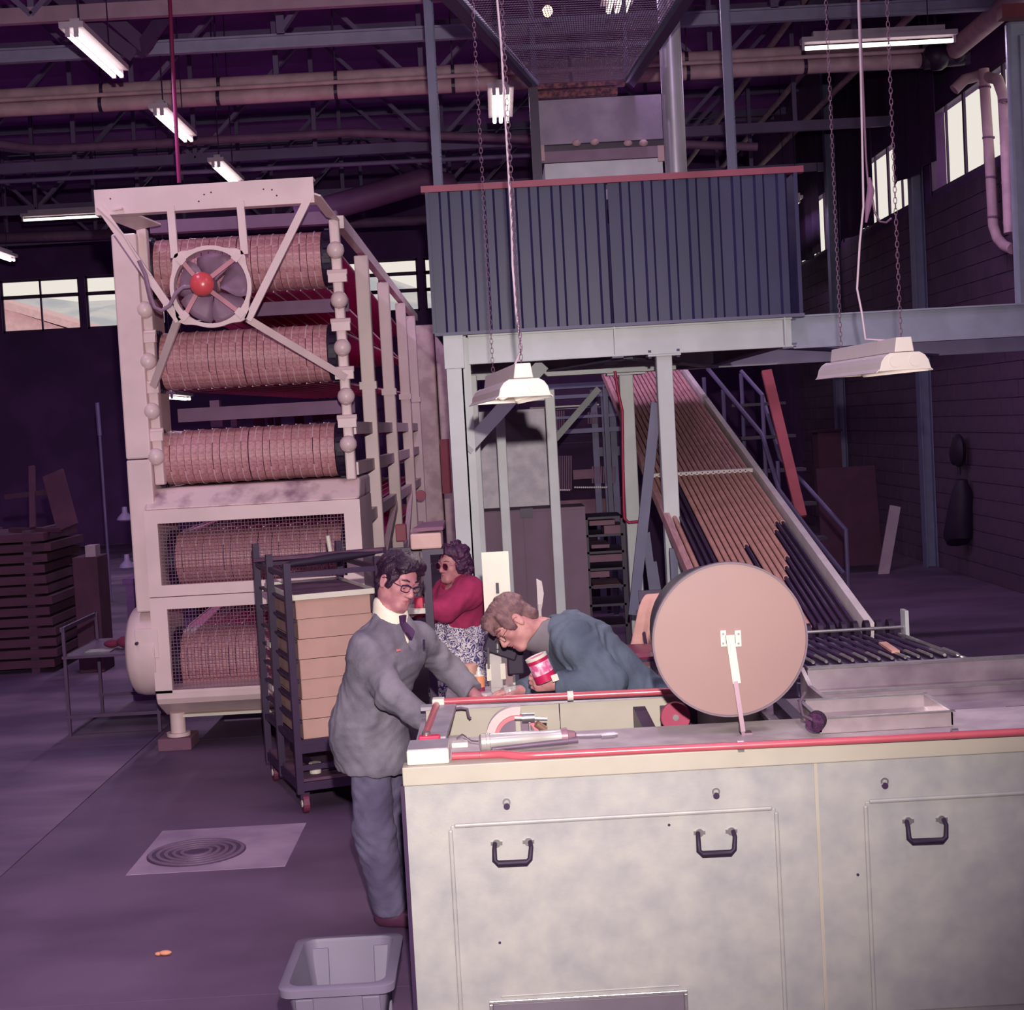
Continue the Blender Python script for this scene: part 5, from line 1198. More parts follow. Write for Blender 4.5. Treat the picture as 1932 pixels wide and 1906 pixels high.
# ------------------------------------------------------------------ bench behind the console and what stands on it
bn = thing('work_bench', 'steel work bench behind the console where the three people work', 'bench', (.0, 7.2, 0))
BZ = .905; bx0, bx1, by0, by1 = -.34, .22, 6.62, 7.62
b = MB(); b.box(bx0, by0, BZ - .03, bx1, by1, BZ); b.build('bench_top', GALV2, bn, bevel=.004)
for x in (bx0 + .03, bx1 - .03):
    for y in (by0 + .03, by1 - .03): b = MB(); b.box(x - .02, y - .02, 0, x + .02, y + .02, BZ - .03); b.build('leg', STEELD, bn)
def bat(px, y): return at(px, 1290, y).x
t = thing('inspection_scope', 'black bench inspection scope with pale column in front of the bending man', 'instrument', (bat(955, 7.2), 7.2, BZ))
p = lambda x, y, d=7.2: at(x, y, d)
def pbox(b, x0, x1, y0, y1, d, th=.05): a, c = p(x0, y1, d), p(x1, y0, d); return b.box(a.x, d, a.z, c.x, d + th, c.z)
b = MB(); a = p(940, 1205, 7.25); b.obox(p(948, 1215, 7.22), V(.075, 0, -.03), V(0, .05, 0), V(.02, 0, .05)); b.obox(p(972, 1235, 7.24), V(.04, 0, 0), V(0, .05, 0), V(0, 0, .09)); b.cyl(p(918, 1212, 7.22), p(938, 1202, 7.22), .035, 14); b.build('scope_head', BLACKR, t, bevel=.008)
b = MB(); pbox(b, 926, 946, 1232, 1300, 7.2, .05); a = p(936, 1300); b.box(a.x - .025, 7.2, BZ, a.x + .025, 7.25, a.z + .01); b.build('column', mat('pale_green_grey', (186, 176, 176), 0.5), t, bevel=.004)
b = MB(); pbox(b, 919, 926, 1253, 1285, 7.18, .02); pbox(b, 945, 953, 1252, 1282, 7.18, .02); b.build('scale_plate', WHITE, t)
b = MB(); b.cyl(p(921, 1222, 7.17), p(922, 1262, 7.17), .006, 8); b.cyl(p(939, 1212, 7.16), p(939, 1224, 7.16), .010, 10); b.cyl(p(939, 1226, 7.16), p(939, 1231, 7.16), .010, 10); b.build('bright_rod', CHROME, t, smooth=True)
b = MB(); a = p(936, 1300, 7.2); b.box(a.x - .06, 7.14, BZ, a.x + .11, 7.34, BZ + .02); b.build('base', BLACKM, t, bevel=.004)
b = MB(); pbox(b, 955, 966, 1255, 1310, 7.3, .04); a = p(960, 1300, 7.3); b.box(a.x - .015, 7.3, BZ, a.x + .015, 7.34, a.z); b.build('brown_post', mat('brown_post', (150, 118, 124), 0.6), t)
t = thing('small_bottle', 'small bottle with orange label and clear dropper top on the bench', 'bottle', (bat(904, 7.15), 7.15, BZ))
x = p(904, 1290, 7.15).x; z = lambda yy, d=7.15: p(904, yy, d).z
b = MB(); b.lathe((x, 7.15, BZ), (0, 0, 1), [(0, .026), (z(1296) - BZ, .027)], 18); b.build('base', mat('wine_glass', (150, 48, 92), 0.3), t, smooth=True)
b = MB(); b.lathe((x, 7.15, z(1296)), (0, 0, 1), [(0, .0275), (z(1275) - z(1296), .0275)], 18); b.build('orange_label', mat('orange_label', (232, 150, 110), 0.5), t, smooth=True)
b = MB(); b.lathe((x, 7.15, z(1275)), (0, 0, 1), [(0, .026), (.008, .014), (.02, .012), (.022, .008), (.036, .007), (.04, .003)], 14); b.build('dropper', mat('pale_cap', (220, 214, 206), 0.3), t, smooth=True)
b = MB(); a = p(882, 1298, 7.2); b.box(a.x - .028, 7.2, BZ, a.x + .028, 7.26, p(882, 1273, 7.2).z); o = b.build('white_carton', WHITE, bevel=.003); tag(o, 'small square white carton beside the orange labelled bottle', 'carton')
b = MB(); a = p(886, 1262, 7.3); b.lathe((a.x, 7.3, BZ), (0, 0, 1), [(0, .03), (.10, .032), (a.z - BZ - .02, .04), (a.z - BZ + .02, .038), (a.z - BZ + .025, .03)], 18); o = b.build('tan_jar', mat('tan_jar', (196, 146, 136), 0.5), smooth=True); tag(o, 'tan topped jar behind the white carton on the bench', 'jar')
for px, lab in ((962, 'taller clear glass jar in front of the pale scope column'), (916, 'shorter clear glass jar beside the orange labelled bottle')):
    a = p(px, 1300, 7.08); t2 = thing('glass_jar', lab, 'jar', (a.x, 7.08, BZ))
    b = MB(); h = .085 if px > 940 else .06; b.lathe((a.x, 7.08, BZ), (0, 0, 1), [(0, .03), (.004, .033), (h, .033), (h + .004, .03)], 18); b.build('glass', mat('cloudy_glass', (196, 184, 188), 0.15, var=.25, scale=30), t2, smooth=True)
t = thing('gauge_board', 'tall white board with a dark slot standing behind the bending man', 'board', (-.04, 7.9, 0))
a, c = p(914, 1150, 7.9), p(959, 1040, 7.9)
b = MB(); b.box(a.x, 7.9, .4, c.x, 7.912, c.z); b.build('board', WHITE, t)
b = MB(); q = p(938, 1100, 7.895); r = p(938, 1120, 7.895); b.box(q.x - .008, 7.892, r.z, q.x + .008, 7.9, q.z); b.build('slot', BLACKM, t)
b = MB(); b.box(a.x + .03, 7.912, 0, a.x + .07, 7.95, c.z - .1); b.box(a.x - .05, 7.85, 0, c.x + .05, 8.0, .02); b.build('stand', STEELD, t)
b = MB(); q = [p(1012, 1092, 7.5), p(1022, 1097, 7.5), p(1026, 1120, 7.5), p(1022, 1150, 7.5), p(1015, 1152, 7.5)]; b.prism(q, (0, .006, 0)); b.cyl((p(1018, 1140, 7.5)).to_tuple(), (p(1018, 1140, 7.5).x, 7.5, 0), .008, 8)
o = b.build('pale_strip', mat('pale_grey_strip', (188, 174, 176), 0.6)); tag(o, 'pale curved strip sticking up behind the bending man collar', 'strip')
t = thing('carton_stand', 'pinkish torn cartons on a black stand in front of the woman', 'cartons', (-.5, 8.7, 0))
a, c = p(775, 1038, 8.7), p(832, 1005, 8.7)
b = MB(); b.box(a.x, 8.7, a.z, c.x, 8.95, c.z); b.build('carton', mat('pinkish_carton', (206, 168, 164), 0.8), t, bevel=.01)
b = MB(); b.prism([p(778, 1004, 8.72), p(800, 992, 8.9), p(840, 988, 8.9), p(836, 1000, 8.72)], (0, .0, .02)); b.build('carton_flap', mat('dusky_flap', (130, 92, 116), 0.8), t)
b = MB(); a, c = p(797, 1050, 8.68), p(836, 1032, 8.68); 
b.box(a.x, 8.66, c.z - .04, c.x, 8.95, c.z - .01); b.box(a.x, 8.66, 0, a.x + .045, 8.70, c.z - .04); b.box(a.x - .2, 8.90, 0, a.x - .16, 8.95, c.z - .04); b.box(a.x - .2, 8.90, c.z - .04, a.x, 8.95, c.z - .01)
b.build('stand', BLACKM, t)
b = MB(); a, c = p(782, 1148, 8.7), p(797, 1128, 8.7); b.box(a.x, 8.7, a.z, c.x, 8.8, c.z); b.build('red_box', mat('bright_red_cap', (1, 1, 1)), t)
b = MB(); b.box(a.x - .04, 8.68, a.z - .03, c.x + .05, 8.92, a.z); b.build('stand_shelf', WHITE, t)
# stool with a coat over its back
sc = thing('high_stool', 'high stool with dark red seat and chrome legs beside the pink disc', 'stool', (.85, 8.0, 0))
z0 = .985; cx = at(1200, 1228, 8.0).x
loftp = lambda r, z: rrect(cx - r, cx + r, 7.82, 8.18, .08, z)
b = MB(); b.lathe((cx, 8.0, z0 - .03), (0, 0, 1), [(0, .15), (.004, .175), (.02, .18), (.04, .165), (.05, .10)], 28); b.build('seat', mat('dark_red_vinyl', (112, 48, 70), 0.35), sc, smooth=True)
b = MB(); b.ring((cx, 8.0, z0 - .035), (0, 0, 1), .16, .183, .014, 28); b.build('seat_band', BLACKM, sc)
for sx, sy in ((-1, -1), (1, -1), (-1, 1), (1, 1)):
    b = MB(); b.cyl((cx + sx * .08, 8 + sy * .08, z0 - .03), (cx + sx * .2, 8 + sy * .2, 0), .012, 10); b.build('leg', CHROME, sc, smooth=True)
b = MB(); b.ring((cx, 8.0, .4), (0, 0, 1), .19, .205, .012, 28); b.build('foot_ring', CHROME, sc)
b = MB(); 
for sx in (-.03, .07): b.tube([(cx + .1 + sx, 8.16, z0 - .02), (cx + .1 + sx, 8.38, z0 + .1), (cx + .1 + sx, 8.38, z0 + .25)], .010, 8)
b.bar((cx + .06, 8.38, z0 + .24), (cx + .2, 8.38, z0 + .24), .02, .06); b.build('backrest', BLACKM, sc)
# draped coat
def cloth(name, m, grid, parent, thick=.012):
    b = MB(); n, k = len(grid), len(grid[0]); b.add([q for r in grid for q in r], [(i * k + j, i * k + j + 1, (i + 1) * k + j + 1, (i + 1) * k + j) for i in range(n - 1) for j in range(k - 1)])
    o = b.build(name, m, parent, smooth=True); s = o.modifiers.new('thick', 'SOLIDIFY'); s.thickness = thick; s2 = o.modifiers.new('soft', 'SUBSURF'); s2.levels = 1; s2.render_levels = 1
    return o
grid = []
edge = [(1218, 1122, 1262), (1204, 1142, 1264), (1200, 1172, 1264), (1194, 1198, 1262), (1192, 1216, 1264), (1182, 1236, 1266), (1184, 1270, 1266), (1194, 1330, 1264), (1200, 1420, 1266)]
for i, (xl, yy, xr) in enumerate(edge):
    row = []
    for j in range(9):
        u = j / 8; row.append(at(xl + (xr - xl) * u, yy - 4 * u, 8.30) + V(0, .018 * math.sin(j * 2.1 + i * .3) * min(1, i / 3), 0) + (V(0, .03, 0) if i == 0 else V(0, 0, 0)))
    grid.append(row)
o = cloth('draped_coat', mat('pinkish_cloth', (200, 150, 144), 0.85, var=.15, scale=10, bump=.3, bscale=30), grid, None)
tag(o, 'pinkish tan coat draped behind the high stool', 'coat')

# ------------------------------------------------------------------ distance field figures
class Field:
    def __init__(s, lo, hi, h):
        s.lo = np.array(lo, float); s.h = h
        s.n = np.ceil((np.array(hi) - s.lo) / h).astype(int) + 1
        s.f = np.full(s.n, .25, np.float32)
    def _win(s, a, b, m):
        i0 = np.maximum(0, np.floor((np.minimum(a, b) - m - s.lo) / s.h).astype(int)); i1 = np.minimum(s.n, np.ceil((np.maximum(a, b) + m - s.lo) / s.h).astype(int) + 1)
        if (i1 <= i0).any(): return None
        sl = tuple(slice(i, j) for i, j in zip(i0, i1))
        ax = [(s.lo[k] + s.h * np.arange(i0[k], i1[k])).astype(np.float32) for k in range(3)]
        return sl, ax[0][:, None, None], ax[1][None, :, None], ax[2][None, None, :]
    def _mix(s, sl, d, k, sub):
        g = s.f[sl]
        if sub:
            d = -d; hh = np.clip(.5 - .5 * (d - g) / k, 0, 1) if k else (d < g) * 0
            s.f[sl] = (g * hh + d * (1 - hh) + k * hh * (1 - hh)) if k else np.maximum(g, d)
        else:
            if k:
                hh = np.clip(.5 + .5 * (g - d) / k, 0, 1); s.f[sl] = g * (1 - hh) + d * hh - k * hh * (1 - hh)
            else: s.f[sl] = np.minimum(g, d)
    def cap(s, a, b, ra, rb=None, k=.02, sub=False, flat=None):
        rb = ra if rb is None else rb; a, b = np.array(a, float), np.array(b, float); m = max(ra, rb) + 2 * k + .02
        w = s._win(a, b, m)
        if w is None: return
        sl, x, y, z = w; d = b - a; L = max(float(d @ d), 1e-9)
        t = np.clip(((x - a[0]) * d[0] + (y - a[1]) * d[1] + (z - a[2]) * d[2]) / L, 0, 1)
        px, py, pz = x - a[0] - t * d[0], y - a[1] - t * d[1], z - a[2] - t * d[2]
        if flat is not None:
            ax, f = np.array(flat[0], float), flat[1]; ax /= np.linalg.norm(ax); q = px * ax[0] + py * ax[1] + pz * ax[2]; q2 = q * (f - 1)
            px, py, pz = px + q2 * ax[0], py + q2 * ax[1], pz + q2 * ax[2]
        s._mix(sl, np.sqrt(px * px + py * py + pz * pz) - (ra + (rb - ra) * t), k, sub)
    def ell(s, c, r, R=None, k=.02, sub=False):
        c = np.array(c, float); r = np.array(r, float); R = np.eye(3) if R is None else np.array(R, float)
        w = s._win(c, c, r.max() + 2 * k + .02)
        if w is None: return
        sl, x, y, z = w; q = [((x - c[0]) * R[i, 0] + (y - c[1]) * R[i, 1] + (z - c[2]) * R[i, 2]) for i in range(3)]
        k0 = np.sqrt(sum((q[i] / r[i]) ** 2 for i in range(3))); k1 = np.sqrt(sum((q[i] / r[i] ** 2) ** 2 for i in range(3))) + 1e-6
        s._mix(sl, k0 * (k0 - 1) / k1, k, sub)
    def plane_cut(s, p, n, c=None, rad=None):
        "removes what lies on the side n points to (within rad of c)"
        p, n = np.array(p, float), np.array(n, float); n = n / np.linalg.norm(n)
        w = s._win(np.array(c, float), np.array(c, float), rad) if c is not None else s._win(s.lo, s.lo + s.n * s.h, 0)
        if w is None: return
        sl, x, y, z = w; d = (x - p[0]) * n[0] + (y - p[1]) * n[1] + (z - p[2]) * n[2]
        if c is not None: d = np.where((x - c[0]) ** 2 + (y - c[1]) ** 2 + (z - c[2]) ** 2 < rad * rad, d, -1)
        s.f[sl] = np.maximum(s.f[sl], d)
    def wrinkle(s, amp, freq, seed, p=(1, 1, 1), thr=.05):
        rng = np.random.RandomState(seed); ax = [s.lo[k] + s.h * np.arange(s.n[k]) for k in range(3)]
        x, y, z = [a.astype(np.float32) for a in (ax[0][:, None, None], ax[1][None, :, None], ax[2][None, None, :])]
        m = np.abs(s.f) < thr; idx = np.nonzero(m); X, Y, Z = ax[0][idx[0]], ax[1][idx[1]], ax[2][idx[2]]; w = np.zeros(len(X))
        wx = X + .03 * np.sin(Z * 21 + seed) + .02 * np.sin(Y * 33); wz = Z + .035 * np.sin(X * 19 + 1) + .02 * np.sin(Y * 27 + seed)
        for i in range(5):
            v = rng.normal(size=3) * np.array(p); v = v / np.linalg.norm(v) * freq * (1.35 ** i); w += np.sin(wx * v[0] + Y * v[1] + wz * v[2] + rng.uniform(0, 6)) / (1.25 ** i)
        s.f[idx] += (amp * w / 2).astype(np.float32)
    def mesh(s, name, m, parent=None):
        f = s.f; S = f < 0; nx, ny, nz = f.shape
        cnt = np.zeros((nx - 1, ny - 1, nz - 1), np.uint8)
        for i in (0, 1):
            for j in (0, 1):
                for k in (0, 1): cnt += S[i:nx - 1 + i, j:ny - 1 + j, k:nz - 1 + k]
        act = np.argwhere((cnt > 0) & (cnt < 8)); del cnt
        pos = np.zeros((len(act), 3)); num = np.zeros(len(act))
        cor = [(0, 0, 0), (1, 0, 0), (0, 1, 0), (1, 1, 0), (0, 0, 1), (1, 0, 1), (0, 1, 1), (1, 1, 1)]
        val = [f[act[:, 0] + c[0], act[:, 1] + c[1], act[:, 2] + c[2]].astype(float) for c in cor]
        for a in range(8):
            for b_ in range(a + 1, 8):
                if sum(abs(p - q) for p, q in zip(cor[a], cor[b_])) != 1: continue
                fa, fb2 = val[a], val[b_]; mk = (fa < 0) != (fb2 < 0); t = np.where(mk, fa / np.where(mk, fa - fb2, 1), 0)
                e = np.array(cor[a])[None] + t[:, None] * (np.array(cor[b_]) - np.array(cor[a]))[None]
                pos += e * mk[:, None]; num += mk
        pos = (act + pos / num[:, None]) * s.h + s.lo
        ind = np.full((nx - 1, ny - 1, nz - 1), -1, np.int32); ind[act[:, 0], act[:, 1], act[:, 2]] = np.arange(len(act))
        Q = []
        for axd in range(3):
            o = [0, 0, 0]; o[axd] = 1
            A = S[:nx - o[0], :ny - o[1], :nz - o[2]]; B = S[o[0]:, o[1]:, o[2]:]
            e = np.argwhere(A != B); u, v = (axd + 1) % 3, (axd + 2) % 3
            lim = np.array([nx - 1, ny - 1, nz - 1]); ok = (e[:, u] > 0) & (e[:, v] > 0) & (e[:, u] < lim[u]) & (e[:, v] < lim[v]); e = e[ok]
            if not len(e): continue
            flip = A[e[:, 0], e[:, 1], e[:, 2]]
            def cell(du, dv): c = e.copy(); c[:, u] -= du; c[:, v] -= dv; return ind[c[:, 0], c[:, 1], c[:, 2]]
            q = np.stack([cell(1, 1), cell(0, 1), cell(0, 0), cell(1, 0)], 1); q[~flip] = q[~flip][:, ::-1]; Q.append(q)
        Q = np.concatenate(Q); Q = Q[(Q >= 0).all(1)]
        p = parent; off = np.zeros(3)
        while p is not None: off += np.array(p.location); p = p.parent
        me = bpy.data.meshes.new(name); me.vertices.add(len(pos)); me.vertices.foreach_set('co', (pos - off).astype(np.float32).ravel())
        me.loops.add(len(Q) * 4); me.loops.foreach_set('vertex_index', Q.astype(np.int32).ravel()); me.polygons.add(len(Q))
        me.polygons.foreach_set('loop_start', np.arange(0, len(Q) * 4, 4, dtype=np.int32))
        me.update(calc_edges=True); me.validate(); me.polygons.foreach_set('use_smooth', np.ones(len(me.polygons), bool)); me.materials.append(m)
        ob = bpy.data.objects.new(name, me); COL.objects.link(ob)
        if parent is not None: ob.parent = parent
        sm = ob.modifiers.new('smooth', 'SMOOTH'); sm.factor = .5; sm.iterations = 2
        return ob
def nrm(v): v = np.array(v, float); return v / np.linalg.norm(v)
class Head:
    "local frame: x to the figure's left, y out of the face, z to the crown"
    def __init__(s, c, fwd, up, sc=1.0):
        s.c = np.array(c, float); s.y = nrm(fwd); u = np.array(up, float); u = u - s.y * (u @ s.y); s.z = nrm(u); s.x = np.cross(s.z, s.y) * -1; s.s = sc
        s.R = np.array([s.x, s.y, s.z])
    def p(s, x, y, z): return s.c + s.s * (s.x * x + s.y * y + s.z * z)
def head_field(F, H, neck, rn=.056, lid=True):
    s = H.s; E = lambda c, r, k=.02, sub=False: F.ell(H.p(*c), np.array(r) * s, H.R, k * s, sub); Cc = lambda a, b, r, r2=None, k=.015, sub=False: F.cap(H.p(*a), H.p(*b), r * s, (r2 or r) * s, k * s, sub)
    E((0, -.014, .035), (.075, .096, .082)); E((0, .024, -.042), (.060, .066, .078), .03)
    Cc((-.014, .070, -.098), (.014, .070, -.098), .020, k=.03)
    for q in (-1, 1):
        E((q * .046, .0, -.062), (.018, .034, .034), .03); E((q * .043, .058, -.020), (.020, .020, .018), .025)
        E((q * .032, .100, .006), (.019, .016, .012), .012, True)
        if lid: E((q * .032, .0775, .0060), (.0165, .0138, .0115), .004)
        Cc((q * .014, .084, .025), (q * .046, .073, .022), .009, k=.012)
        E((q * .0125, .096, -.034), (.009, .011, .008), .008)
    Cc((0, .084, .018), (0, .108, -.026), .0075, .0125, k=.012)
    E((0, .106, -.031), (.012, .011, .010), .008)
    Cc((-.021, .080, -.0585), (0, .0885, -.056), .0055, .0075, k=.008); Cc((.021, .080, -.0585), (0, .0885, -.056), .0055, .0075, k=.008)
    Cc((-.018, .080, -.071), (.018, .080, -.071), .0075, k=.008); E((0, .083, -.071), (.014, .008, .007), .008)
    Cc((-.024, .090, -.0645), (.024, .090, -.0645), .0028, k=.004, sub=True)
    for q in (-1, 1):
        E((q * .079, -.008, -.004), (.010, .019, .033), .010); E((q * .089, -.004, .002), (.007, .010, .018), .006, True); E((q * .079, -.004, -.030), (.007, .010, .010), .008)
    F.cap(H.p(0, -.025, -.065), neck, rn * s, rn * s * 1.06, .03)
def hand_field(F, wrist, d, n, side, curl=.5, sc=1.0, spread=1.0, thumb_in=.5):
    "d along the hand, n out of the back of the hand, side +1/-1: thumb side = side * (d x n)"
    wrist = np.array(wrist, float); d = nrm(d); n = np.array(n, float); n = nrm(n - d * (n @ d)); l = np.cross(d, n) * side
    F.cap(wrist - d * .02, wrist + d * .03 * sc, .026 * sc, .028 * sc, .015, flat=(n, 1.3))
    for o, L in ((.030, .080), (.010, .085), (-.010, .082), (-.029, .074)): F.cap(wrist + d * .02 * sc + l * o * .7 * sc, wrist + (d * L + l * o) * sc, .014 * sc, .0125 * sc, .010)
    for o, L, w in ((.030, .072, .0095), (.010, .080, .0100), (-.010, .075, .0095), (-.029, .060, .0085)):
        p = wrist + (d * (.080 if abs(o) < .02 else .076) + l * o) * sc; dr = nrm(d + l * o * 3 * spread); seg = [L * .45, L * .32, L * .25]; a = 0
        for i, s_ in enumerate(seg):
            a += curl * (.75, 1.05, .8)[i]; q = p + (dr * math.cos(a) - n * math.sin(a)) * s_ * sc; F.cap(p, q, w * sc * (1 - .08 * i), w * sc * (.94 - .1 * i), .003); p = q
    p = wrist + (d * .022 + l * .024) * sc; q = p + nrm(d * .7 + l * .75 - n * .35 * thumb_in) * .042 * sc; F.cap(p, q, .0155 * sc, .0125 * sc, .012)
    r = q + nrm(d * .9 + l * (.35 - .6 * thumb_in) - n * .55 * thumb_in) * .030 * sc; F.cap(q, r, .0118 * sc, .0105 * sc, .004)
    r2 = r + nrm(d * .9 + l * (.1 - .6 * thumb_in) - n * .6 * thumb_in) * .024 * sc; F.cap(r, r2, .0105 * sc, .0088 * sc, .003)
def bounds(pts, m): a = np.array(pts, float); return a.min(0) - m, a.max(0) + m
SKIN = mat('fair_skin', (196, 142, 138), 0.5, col2=(180, 122, 124), scale=18, spec=.3)
SKINR = mat('ruddy_skin', (190, 132, 136), 0.5, col2=(172, 112, 122), scale=18, spec=.3)
EYE = mat('eye_white', (150, 128, 128), 0.3, var=0)
IRIS = mat('dark_iris', (60, 40, 50), 0.2)
LIP = mat('lip_tone', (188, 104, 120), 0.45)
def face_extras(H, t, body, brow, glasses=None, lips=LIP, lens=None):
    for q in (-1, 1):
        b = MB(); b.sphere(H.p(q * .032, .0760, .003), .0122 * H.s, 12, 8); e = b.build('eye', EYE, body, smooth=True)
        b = MB(); b.sphere(H.p(q * .032, .0842, -.002), .0048 * H.s, 8, 6); b.build('iris', IRIS, e, smooth=True)
        b = MB(); b.tube([H.p(q * .016, .092, .030), H.p(q * .032, .088, .035), H.p(q * .050, .074, .029)], [.003 * H.s, .0048 * H.s, .0025 * H.s], 8); b.build('eyebrow', brow, body, smooth=True)
    b = MB(); b.tube([H.p(-.022, .083, -.0635), H.p(-.010, .0925, -.0575), H.p(0, .0945, -.0585), H.p(.010, .0925, -.0575), H.p(.022, .083, -.0635)], [.0012 * H.s, .0038 * H.s, .0042 * H.s, .0038 * H.s, .0012 * H.s], 8)
    b.tube([H.p(-.020, .083, -.066), H.p(0, .0915, -.0705), H.p(.020, .083, -.066)], [.001 * H.s, .0048 * H.s, .001 * H.s], 8); b.build('lips', lips, body, smooth=True)
    if glasses:
        b = MB(); fw, rx, rz = glasses[1], glasses[2], glasses[3]; yg = .104
        for q in (-1, 1):
            pts = []
            for i in range(17):
                a = 2 * PI * i / 16; ca, sa = math.cos(a), math.sin(a); k = glasses[4]
                pts.append(H.p(q * .033 + rx * math.copysign(abs(ca) ** k, ca), yg - .004 * abs(ca) - (.006 if q * ca > 0 else 0), -.001 + rz * math.copysign(abs(sa) ** k, sa)))
            b.tube(pts, fw, 8)
            b.tube([H.p(q * (.033 + rx), yg - .008, .008), H.p(q * .074, .080, .010), H.p(q * .083, .0, .012), H.p(q * .084, -.012, .004)], fw * .9, 8)
        b.tube([H.p(-.033 + rx, yg, .006), H.p(0, yg + .004, .010), H.p(.033 - rx, yg, .006)], fw, 8)
        if glasses[5]: b.tube([H.p(-.033 - rx, yg - .008, .012), H.p(-.033, yg, .018), H.p(-.033 + rx, yg, .010)], fw * 1.8, 8); b.tube([H.p(.033 + rx, yg - .008, .012), H.p(.033, yg, .018), H.p(.033 - rx, yg, .010)], fw * 1.8, 8)
        g = b.build('glasses', glasses[0], t, smooth=True)
        for q in (-1, 1):
            b = MB(); b.lathe(H.p(q * .033, yg - .004, -.001), H.y, [(-.001, rz * .96), (.0, rz * .96)], 20); b.build('lens', lens or GLASS, g, smooth=True)
def legs(F, J, r, k=.04):
    for s in 'lr':
        F.cap(J['hip' + s], J['kne' + s], r[0], r[1], k); F.cap(J['kne' + s], J['ank' + s], r[1], r[2], .02)
def arms(F, J, r, k=.04, ends=True):
    for s in 'lr':
        F.cap(J['sh' + s], J['el' + s], r[0], r[1], k); F.cap(J['el' + s], J['wr' + s], r[1], r[2], .02)
def body_skin(name, t, J, H, m, hands, h=.0055, rn=.056):
    pts = [J[k] for k in J] + [H.p(0, 0, .13), H.p(0, .13, 0), H.p(.1, 0, 0), H.p(-.1, 0, 0)] + [np.array(J['ank' + s]) + nrm(J['toe']) * .22 for s in 'lr'] + [np.array(J['ank' + s]) - [0, 0, .06] for s in 'lr']
    lo, hi = bounds(pts, .13); F = Field(lo, hi, h)
    legs(F, J, (.070, .052, .036)); arms(F, J, (.042, .036, .025))
    pel, ch, nk = [np.array(J[k], float) for k in ('pel', 'chest', 'neck')]
    F.cap(pel, ch, .105, .11, .05); F.cap(ch, nk, .10, .055, .05); F.cap(J['shl'], J['shr'], .05, .05, .05); F.cap(J['hipl'], J['hipr'], .075, .075, .05)
    for s in 'lr':
        a = np.array(J['ank' + s], float); q = a + nrm(J['toe']) * .15; q[2] = .035; F.cap([a[0], a[1], .05], q, .036, .030, .03)
    head_field(F, H, nk, rn)
    for hnd in hands: hand_field(F, *hnd[0], **hnd[1])
    F.f[:, :, :max(0, int((0.004 - F.lo[2]) / h))] = np.maximum(F.f[:, :, :max(0, int((0.004 - F.lo[2]) / h))], .01)
    return F.mesh(name, m, t)
def hair_obj(t, H, m, prims, cuts, seed, amp=.006, freq=90, h=.004, p=(1, 1, 1)):
    F = Field(*bounds([H.p(x, y, z) for x in (-.13, .13) for y in (-.16, .15) for z in (-.16, .16)], 0), h)
    for q in prims:
        if len(q) == 2: F.ell(H.p(*q[0]), np.array(q[1]) * H.s, H.R, .015)
        else: F.cap(H.p(*q[0]), H.p(*q[1]), q[2] * H.s, q[3] * H.s, .012)
    for c in cuts: F.ell(H.p(*c[0]), np.array(c[1]) * H.s, H.R, c[2] if len(c) > 2 else .012, True)
    F.wrinkle(amp, freq, seed, p)
    return F.mesh('hair', m, t)
def shoes(t, J, m):
    for s in 'lr':
        a = np.array(J['ank' + s], float); d = nrm([J['toe'][0], J['toe'][1], 0]); F = Field(*bounds([a - d * .1, a + d * .26, [a[0], a[1], 0.0], [a[0], a[1], .16]], .08), .006)
        F.cap([*(a - d * .03)[:2], .042], [*(a + d * .16)[:2], .036], .046, .042, .03); F.cap([a[0], a[1], .05], [a[0], a[1], .11], .046, .05, .03)
        F.plane_cut([0, 0, .004], [0, 0, -1]); F.mesh('shoe', m, t)
def A(px, py, y): return np.array(at(px, py, y))
# ------------------------------------------------------------------ the older man in the dust coat
t = thing('person', 'older dark haired man in glasses, tie and grey work coat leaning on the console end', 'person', (-.58, 6.83, 0))
fx = nrm([.80, -.60, 0])
J = dict(pel=A(705, 1345, 6.86), chest=A(735, 1235, 6.84), neck=A(738, 1158, 6.82),
         shr=A(694, 1222, 6.71), shl=A(784, 1202, 6.98), elr=A(738, 1312, 6.60), wrr=A(822, 1372, 6.62), ell=A(846, 1262, 7.14), wrl=A(893, 1308, 7.06),
         hipr=A(694, 1385, 6.83), hipl=A(716, 1380, 6.92), kner=A(706, 1565, 6.77), knel=A(738, 1555, 6.96), ankr=[-.615, 6.76, .095], ankl=[-.50, 6.99, .095], toe=[.94, -.34, 0])
H = Head(A(751, 1096, 6.80), (.62, -.70, -.34), (.30, -.05, .95), 1.0)
hands = [((J['wrr'], J['wrr'] - J['elr'], (0, -.1, 1), 1), dict(curl=.35)), ((J['wrl'], J['wrl'] - J['ell'], (0, .1, 1), -1), dict(curl=.35))]
body = body_skin('body', t, J, H, SKINR, hands)
COAT = mat('grey_blue_coat', (126, 118, 132), 0.85, col2=(98, 90, 106), scale=6, bump=.25, bscale=60, lo=.38, hi=.64, detail=6)
F = Field(*bounds([J['neck'], J['pel'] - [0, 0, .32], J['elr'], J['wrr'], J['wrl'], J['ell'], J['shr'], J['shl']], .2), .0075)
arms(F, J, (.064, .068, .052), .10)
pel, ch, nk = J['pel'], J['chest'], J['neck']; sd = nrm(J['shl'] - J['shr'])
F.cap(pel, ch, .158, .142, .07, flat=(fx, 1.15)); F.cap(A(700, 1250, 6.78), A(690, 1345, 6.80), .105, .125, .08); F.cap(J['shr'] + [0, 0, -.03], J['shl'] + [0, 0, -.03], .075, .075, .08); F.cap(ch, nk - [0, 0, .005], .135, .078, .08)
hem = pel - [0.0, 0, .24]; F.cap(pel + [0, 0, .02], hem + [.0, 0, .02], .145, .178, .05, flat=(fx, 1.1))
